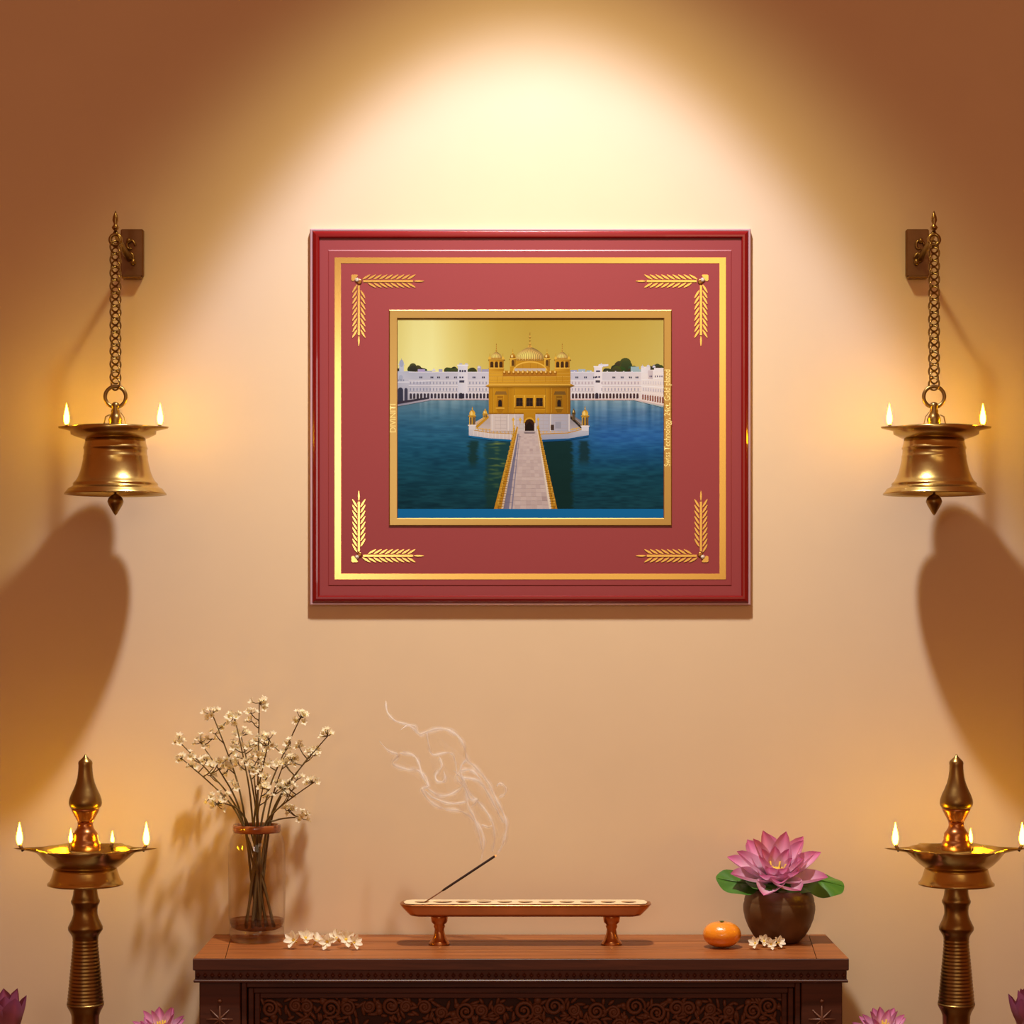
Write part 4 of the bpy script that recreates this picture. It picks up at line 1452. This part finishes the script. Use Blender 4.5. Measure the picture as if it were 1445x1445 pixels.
def incense():
    s = S(IDEP)
    c = P(741.5, 1300, IDEP)
    t = thing('incense_holder', 'long brass incense tray on two turned feet standing at the middle of the table', 'incense holder', (c.x, -IDEP, TOPZ))
    zz = lambda y: ZC - (y - HY) * s - TOPZ
    hl, hw = 176.5 * s, 0.034

    def outline(l, w, n=10):
        pts = []
        # long straight sides with pointed rounded ends
        for k in range(n + 1):
            a = -PI / 2 + PI * k / n
            pts.append((l - w * .62 + w * .62 * math.cos(a) ** .8 if math.cos(a) > 1e-6 else l - w * .62, w * math.sin(a)))
        for k in range(n + 1):
            a = PI / 2 + PI * k / n
            cc = max(0, -math.cos(a))
            pts.append((-(l - w * .62 + w * .62 * cc ** .8), w * math.sin(a)))
        return pts
    m = MB()
    layers = [(hl, hw, zz(1273.5)), (hl + .001, hw + .001, zz(1275)), (hl - .001, hw, zz(1277.5)), (hl - 4 * s, hw - .003, zz(1281)), (hl - 9 * s, hw - .007, zz(1286)), (hl - 13 * s, hw - .010, zz(1290)), (hl - 20 * s, hw - .014, zz(1291.5))]
    inner = [(hl - 2.5 * s, hw - .003, zz(1273.5)), (hl - 3.5 * s, hw - .004, zz(1276))]
    rings = [outline(l, w) for l, w, z in inner[::-1] + layers]
    zs = [z for l, w, z in inner[::-1] + layers]
    n = len(rings[0])
    vs = [(x, y, z) for r, z in zip(rings, zs) for x, y in r]
    fs = [(i * n + k, i * n + (k + 1) % n, (i + 1) * n + (k + 1) % n, (i + 1) * n + k) for i in range(len(rings) - 1) for k in range(n)]
    fs.append(tuple(range((len(rings) - 1) * n, len(rings) * n)))
    fs.append(tuple(range(n)))
    m.add(vs, fs, True)
    m.build('tray', M['copper'], t)
    # pierced top plate: a row of oval openings
    m = MB()
    zt = zz(1272.6)
    L0, L1 = -hl + 16 * s, hl - 16 * s
    nc = 11
    hwid = hw - .0045
    for k in range(nc):
        a, b = L0 + (L1 - L0) * k / nc, L0 + (L1 - L0) * (k + 1) / nc
        cx_ = (a + b) / 2
        ex = (b - a) * (.36 if k not in (1,) else .46)
        ey = hwid * .46
        q = 32
        inn, out = [], []
        for i in range(q):
            an = 2 * PI * i / q
            ci, si = math.cos(an), math.sin(an)
            inn.append((cx_ + ex * ci, ey * si))
            f = 1 / max(abs(ci), abs(si))
            out.append((cx_ + (b - a) / 2 * ci * f, hwid * si * f))
        vs = [(x, y, zt) for x, y in inn] + [(x, y, zt) for x, y in out] + [(x, y, zt - .0022) for x, y in inn]
        fs = [(i, (i + 1) % q, q + (i + 1) % q, q + i) for i in range(q)] + [(i, 2 * q + i, 2 * q + (i + 1) % q, (i + 1) % q) for i in range(q)]
        m.add(vs, fs, False)
    for sx in (-1, 1):
        po = [(sx * L1, -hwid), (sx * (hl - 8 * s), -hwid * .8), (sx * (hl - 4.4 * s), 0), (sx * (hl - 8 * s), hwid * .8), (sx * L1, hwid)]
        m.add([(x, y, zt) for x, y in po], [(0, 1, 2, 3, 4)], False)
    m.build('pierced_plate', M['tray_top'], t)
    for px in (620, 863):
        x = (px - 741.5) * s
        m = MB()
        m.lathe([(r * s, zz(y)) for r, y in [(12.5, 1290.5), (12, 1295), (11, 1301), (7.4, 1304.5), (8.4, 1307), (6.6, 1311), (7.6, 1317), (10, 1323), (11, 1326), (13.5, 1328.5), (14.8, 1331)]] + [(14.8 * s, 0)], 32, (x, 0, 0))
        m.build('foot', M['copper'], t)
    # stick
    a, b = P(596, 1270, IDEP), P(700, 1207, IDEP)
    a.z = TOPZ + zz(1275.6)
    st = thing('incense_stick', 'thin dark smoking incense stick slanting up from the long brass tray', 'incense stick', a)
    d = b - a
    m = MB(); m.tube([(0, 0, 0), d * .28], .9 * s, 8); m.build('bamboo_end', M['bamboo'], st)
    m = MB(); m.tube([d * .26, d * .3, d * .97, d * .985], [.8 * s, 1.7 * s, 1.75 * s, 1.2 * s], 10); m.build('incense_coat', M['incense'], st)
    m = MB(); m.tube([d * .985, d], [1.3 * s, .9 * s], 8); m.build('ember', M['ember'], st)
    # smoke
    k = 3.141
    strands = [
        ([(635, 770), (660, 720), (675, 650), (660, 590), (625, 520), (590, 450), (540, 390), (500, 350), (485, 290), (450, 240), (390, 215), (320, 230), (290, 240), (265, 205), (235, 200), (205, 220)], 6.5),
        ([(612, 760), (622, 700), (614, 640), (590, 590), (550, 540), (512, 500), (482, 440), (440, 400)], 5.5),
        ([(563, 795), (574, 720), (560, 660), (520, 610), (470, 580), (400, 570), (340, 540), (300, 485), (326, 470), (315, 430), (280, 400), (230, 395), (170, 370), (192, 330), (150, 312), (112, 270)], 6.0),
        ([(565, 750), (552, 680), (530, 605), (502, 550), (492, 480), (452, 430), (482, 400), (522, 402), (562, 440)], 7.0),
        ([(290, 240), (240, 200), (182, 180), (146, 140), (140, 90)], 4.0),
        ([(325, 480), (380, 512), (440, 500), (484, 460), (470, 420)], 5.5),
        ([(640, 520), (668, 502), (668, 472), (645, 458), (630, 470)], 4.0),
        ([(200, 322), (260, 332), (286, 370), (300, 420), (330, 472)], 5.0),
        ([(376, 338), (388, 380), (360, 420), (370, 450), (402, 442), (396, 400)], 5.0),
        ([(492, 540), (420, 546), (350, 520), (312, 488)], 5.0),
        ([(566, 640), (590, 650), (612, 645)], 4.0),
        ([(470, 430), (548, 446), (592, 500), (640, 590), (668, 640)], 6.0),
        ([(322, 232), (330, 290), (350, 330), (420, 320), (445, 350), (455, 420)], 4.0),
        ([(500, 350), (470, 400), (510, 520), (545, 530), (520, 560)], 5.0),
    ]
    p0 = P(700, 1205, IDEP)
    sm = tag(bpy.data.objects.new('incense_smoke', None), 'wispy white smoke curling up from the tip of the incense stick', 'smoke', None, 'stuff')
    sm.empty_display_size = .02
    COL.objects.link(sm); sm.location = p0
    rnd = random.Random(4)
    m = MB()
    soft = []
    for i, (pts, w) in enumerate(strands):
        ph = rnd.uniform(0, 6)
        q = []
        for j, (x, y) in enumerate(pts):
            up = (800 - y) / 800
            dep = IDEP + .028 * up * math.sin(ph + j * .8)
            q.append(P(500 + x / k, 960 + y / k, dep) - p0)
        c = catmull(q, 6)
        n = len(c)
        rad = []
        for j in range(n):
            f = j / (n - 1)
            e = min(1, f / .12 + .35) * min(1, (1 - f) / .15 + .12)
            rad.append(w / k * s * e * .72 * (1 + .25 * math.sin(j * .9 + ph)))
        m.tube(c, rad, 10, caps=False)
        soft += [(c, [r * 1.55 for r in rad]), (c, [r * 2.7 for r in rad])]
    m.build('smoke_strands', M['smoke'], sm)
    m = MB()
    for c, rad in soft:
        m.tube(c, rad, 12, caps=False)
    m.build('smoke_haze', M['haze'], sm)
    m = MB()
    for i, (pts, w) in enumerate([([(640, 700), (650, 620), (600, 520), (540, 430), (450, 340), (370, 260)], 20), ([(560, 720), (540, 630), (480, 520), (400, 420), (330, 320)], 24), ([(450, 520), (360, 500), (310, 440), (200, 360)], 17)]):
        q = [P(500 + x / k, 960 + y / k, IDEP + .012 * (i - 1)) - p0 for x, y in pts]
        c = catmull(q, 8)
        n = len(c)
        m.tube(c, [w / k * s * (.25 + 1.1 * math.sin(PI * j / (n - 1)) ** .7) * (1 + .2 * math.sin(j)) for j in range(n)], 14)
    m.build('smoke_veil', M['veil'], sm)


incense()

# ------------------------------------------------------------------ orange


def orange():
    p = on_table(1020, 1339)
    p.y += 0.018
    s = S(-p.y)
    t = thing('orange', 'small shiny orange fruit on the table left of the brown pot', 'fruit', p)
    m = MB()
    prof = []
    R, H = 27 * s, 37 * s
    for i in range(25):
        a = PI * i / 24
        r = R * math.sin(a) ** .92 if 0 < i < 24 else 0
        z = H / 2 * (1 - math.cos(a))
        if i > 20: z -= H * .05 * ((i - 20) / 4) ** 1.5
        if i < 4: z += H * .02 * ((4 - i) / 4)
        prof.append((r, z))
    m.lathe(prof, 48, (0, 0, 0), lambda i, r, a: r * (1 + .012 * math.cos(a * 9)))
    m.build('peel', M['orange'], t)
    m = MB()
    zt = prof[-1][1]
    for k in range(5):
        a = 2 * PI * k / 5
        m.tube([(0, 0, zt + .001), (3.5 * s * math.cos(a), 3.5 * s * math.sin(a), zt + .0022)], [1.4 * s, .5 * s], 6)
    m.ball((0, 0, zt + .001), 1.8 * s, None, 1.5 * s, 8, 6)
    m.build('stalk', M['stem_green'], t)


orange()


# ------------------------------------------------------------------ lotus
def mixc(a, b, k): return tuple(x + (y - x) * k for x, y in zip(a, b))


def pink(t, u, base=(255, 246, 252), mid=(252, 200, 228), tip=(226, 112, 178)):
    c = mixc(base, mid, min(1, t * 1.7)) if t < .6 else mixc(mid, tip, (t - .6) / .4)
    k = 1 - .10 * abs(u) + .03 * math.cos(u * 14)
    return lin(*[min(255, x * k) for x in c])


def lotus_bloom(t, z, k, rings, seed, cols=pink, name='petal', tilt=0.0, front=0.0):
    rnd = random.Random(seed)
    R = Matrix.Rotation(tilt, 3, 'X')
    piv = Vector((0, 0, z))
    for (n, el, curl, ln, wd, ph, r0) in rings:
        for i in range(n):
            a = ph + 2 * PI * i / n + rnd.uniform(-.10, .10)
            m = MB()
            fr = 1 - (front * max(0, -math.sin(a)) if el > .4 else 0)
            petal(m, a, el * (1 - .25 * (1 - fr)) + rnd.uniform(-.06, .06), ln * k * fr * rnd.uniform(.93, 1.07), wd * k, curl + rnd.uniform(-.08, .08), .32, 10, 6, (0, 0, z), cols, r0 * k, .62)
            m.v = [tuple(R @ (Vector(v) - piv) + piv) for v in m.v]
            m.build(name, M['lotus'], t, color=True)
    m = MB()
    m.lathe([(0, z), (5 * k, z), (7 * k, z + 8 * k), (8 * k, z + 16 * k), (6 * k, z + 19 * k), (0, z + 19 * k)], 16)
    for i in range(26):
        a = rnd.uniform(0, 2 * PI); r = rnd.uniform(7, 13) * k
        m.tube([(r * .5 * math.cos(a), r * .5 * math.sin(a), z + 5 * k), (r * math.cos(a), r * math.sin(a), z + rnd.uniform(17, 26) * k)], [.7 * k, 1.2 * k], 5)
    m.v = [tuple(R @ (Vector(v) - piv) + piv) for v in m.v]
    m.build('stamens', M['pollen'], t)


def potted_lotus():
    dep = 0.092
    s = S(dep)
    c = P(1099.5, 1333, dep)
    t = thing('brown_pot', 'round brown earthen pot with the pink lotus at the right end of the table', 'pot', (c.x, -dep, TOPZ))
    H = lambda y: (1331 - y) * s
    m = MB()
    m.lathe([(r * s, H(y)) for r, y in [(26, 1331), (29.5, 1329), (37, 1321), (44, 1309), (48.6, 1297), (50.6, 1286), (50.6, 1280), (49.6, 1275), (49.0, 1273.6), (49.2, 1272), (48.4, 1268), (46, 1262.5), (43, 1258.5), (41, 1257), (38.5, 1258), (40, 1262), (40, 1265)]], 56)
    m.build('pot_body', M['pot'], t)
    m = MB()
    m.lathe([(0, H(1262)), (20 * s, H(1261)), (39.5 * s, H(1264)), (39.5 * s, H(1267))], 32)
    m.build('moss', M['soil'], t)
    p = thing('lotus_flower', 'open pink lotus with two round green leaves in the brown pot', 'flower', (c.x - 5 * s, -dep, TOPZ + H(1262)))
    z0 = 16 * s
    rings = [
        (8, 0.14, 0.40, 66, 36, PI / 8, 5),
        (8, 0.48, 0.42, 66, 34, 0.0, 4),
        (8, 0.92, 0.22, 68, 29, PI / 8, 4),
        (7, 1.12, 0.16, 46, 22, PI / 2, 6),
    ]
    lotus_bloom(p, z0, s * 1.08, rings, 5, tilt=math.radians(24), front=.42)
    m = MB(); m.tube([(0, 0, 0), (1 * s, 0, z0 + .002)], [4 * s, 5 * s], 10)
    m.build('stalk', M['stem_green'], p)
    # round folded leaves

    def leaf(cx_, cy_, cz_, rx, ry, tilt_y, tilt_x, fold):
        m = MB()
        vs, fs = [(0, 0, 0)], []
        nr, na = 6, 30
        for i in range(1, nr + 1):
            f = i / nr
            for j in range(na):
                a = 2 * PI * j / na
                notch = 1 - .32 * max(0, math.cos(a - PI)) ** 14
                x, y = rx * f * math.cos(a) * notch, ry * f * math.sin(a)
                z = -abs(y) * fold - .10 * rx * f * f + .05 * rx * f * math.sin(a * 5)
                vs.append((x, y, z))
        for j in range(na): fs.append((0, 1 + j, 1 + (j + 1) % na))
        for i in range(nr - 1):
            for j in range(na):
                a, b = 1 + i * na + j, 1 + i * na + (j + 1) % na
                fs.append((a, a + na, b + na, b))
        R = Matrix.Rotation(tilt_y, 3, 'Y') @ Matrix.Rotation(tilt_x, 3, 'X')
        vs = [R @ Vector(v) + Vector((cx_, cy_, cz_)) for v in vs]
        m.add(vs, fs, True)
        # midrib
        m.tube([R @ Vector((-rx * .6, 0, .0005)) + Vector((cx_, cy_, cz_)), R @ Vector((0, 0, .001)) + Vector((cx_, cy_, cz_)), R @ Vector((rx * .92, 0, -.09 * rx)) + Vector((cx_, cy_, cz_))], [1.2 * s, 1.1 * s, .5 * s], 6)
        return m.build('leaf', M['leaf'], p)
    leaf(-54 * s, -.012, 16 * s, -32 * s, .034, .12, .55, .12)
    leaf(63 * s, -.010, 18 * s, 34 * s, .036, .16, .50, .12)
    leaf(-16 * s, -.026, 13 * s, -30 * s, .020, .10, .35, .15)
    leaf(24 * s, -.026, 14 * s, 28 * s, .020, .10, .35, .15)


potted_lotus()


def tall_lotus(px, py, dep, k, label, rings, cols, seed, height_px):
    s = S(dep)
    top = P(px, py, dep)
    z0 = top.z
    t = thing('tall_lotus', label, 'flower', (top.x, -dep, 0), 'tall lotuses flanking the table')
    lotus_bloom(t, z0, s * k, rings, seed, cols, tilt=math.radians(12) if rings is OPEN else 0, front=.3 if rings is OPEN else 0)
    m = MB()
    m.tube(catmull([(0, 0, .12), (.004, 0, z0 * .5), (0, 0, z0 + .003)], 6), [.007] * 12 + [.008], 10)
    m.build('stalk', M['stem_green'], t)
    m = MB()
    m.lathe([(.032, 0), (.036, .01), (.045, .06), (.045, .10), (.04, .14), (.036, .16), (.041, .175), (.036, .175), (.032, .16), (.034, .14), (0, .13)], 32)
    m.build('vase', M['pot'], t)


def mauve(t, u): return pink(t, u, (250, 220, 220), (214, 150, 180), (160, 80, 128))


def mauve_out(t, u): return pink(t, u, (244, 200, 204), (206, 130, 164), (156, 76, 120))


OPEN = [(9, 0.25, 0.40, 46, 20, 0.1, 4), (8, 0.70, 0.30, 46, 20, 0.3, 3), (7, 1.05, .25, 44, 18, 0.0, 3)]
BUD = [(5, 0.75, 0.75, 66, 38, 0.35, 3), (5, 1.05, 0.50, 68, 34, 0.9, 3)]
tall_lotus(228, 1467, .16, 1.0, 'pink lotus tip peeking up between the left oil lamp and the table', OPEN, pink, 3, 0)
tall_lotus(1246, 1467, .16, 1.0, 'pink lotus tip peeking up between the table and the right oil lamp', OPEN, pink, 9, 0)
tall_lotus(10, 1466, .30, 1.0, 'half closed mauve lotus bud left of the left oil lamp, cut by the picture edge', BUD, mauve_out, 6, 0)
tall_lotus(1452, 1462, .30, 1.0, 'mauve lotus bud right of the right oil lamp, cut by the picture edge', BUD, mauve_out, 8, 0)

# ------------------------------------------------------------------ light
def aim(o, target):
    o.rotation_euler = (Vector(target) - o.location).to_track_quat('-Z', 'Y').to_euler()


def lamp(kind, name, loc, target, energy, col, **kw):
    d = bpy.data.lights.new(name, kind)
    d.energy = energy
    d.color = col
    for k, v in kw.items(): setattr(d, k, v)
    o = bpy.data.objects.new(name, d)
    COL.objects.link(o)
    o.location = loc
    aim(o, target)
    return o


lx = (752 - CX) * .00125
lz = ZC + (HY + 670) * .00125
ld = 0.84
tilt = math.radians(18)
lamp('SPOT', 'picture_spotlight', (lx, -ld, lz), (lx, -ld + math.sin(tilt), lz - math.cos(tilt)), 140, (0.50, 0.585, 1.0),
     spot_size=math.radians(51), spot_blend=0.22, shadow_soft_size=0.05)
lamp('SPOT', 'overhead_fill', (lx, -ld, lz + .02), (lx, -0.12, 0.40), 205, (1.0, 0.85, 0.42), spot_size=math.radians(71), spot_blend=1.0, shadow_soft_size=0.08)  # wider overhead light added for general wall fill and soft shadows
# two unseen area lights added behind the viewer for reflections in the gold
lamp('AREA', 'left_reflection_fill', (-.92, -6.0, 1.95), (-.92, 0, 1.95), 10, (1.0, 0.90, 0.86), shape='RECTANGLE', size=.55, size_y=1.0)
lamp('AREA', 'wide_reflection_fill', (.30, -6.0, 2.3), (.30, 0, 2.3), 9, (1.0, 0.84, 0.55), shape='RECTANGLE', size=1.5, size_y=1.9)
lamp('AREA', 'front_fill', (1.4, -5.0, 2.9), (0.1, 0, 1.2), 8, (1.0, 0.72, 0.46), shape='RECTANGLE', size=1.6, size_y=1.2)  # unseen fill light added behind the viewer

w = bpy.data.worlds.new('World')
sc.world = w
w.use_nodes = True
bg = w.node_tree.nodes['Background']
bg.inputs[0].default_value = (0.95, 0.255, 0.07, 1)
bg.inputs[1].default_value = 0.30

# ------------------------------------------------------------------ camera
cam = bpy.data.cameras.new('Camera')
cam.sensor_fit = 'HORIZONTAL'
cam.sensor_width = 36
cam.lens = 36 * F / 1445
cam.shift_y = (HY - 722.5) / 1445
cam.clip_start = .05
co = bpy.data.objects.new('Camera', cam)
COL.objects.link(co)
co.location = (0, -D, ZC)
co.rotation_euler = (PI / 2, 0, 0)
sc.camera = co
sc.view_settings.view_transform = 'Standard'
sc.view_settings.look = 'None'
sc.view_settings.gamma = 1
sc.view_settings.use_curve_mapping = False
sc.view_settings.exposure = 0.0
sc.cycles.transparent_max_bounces = 64
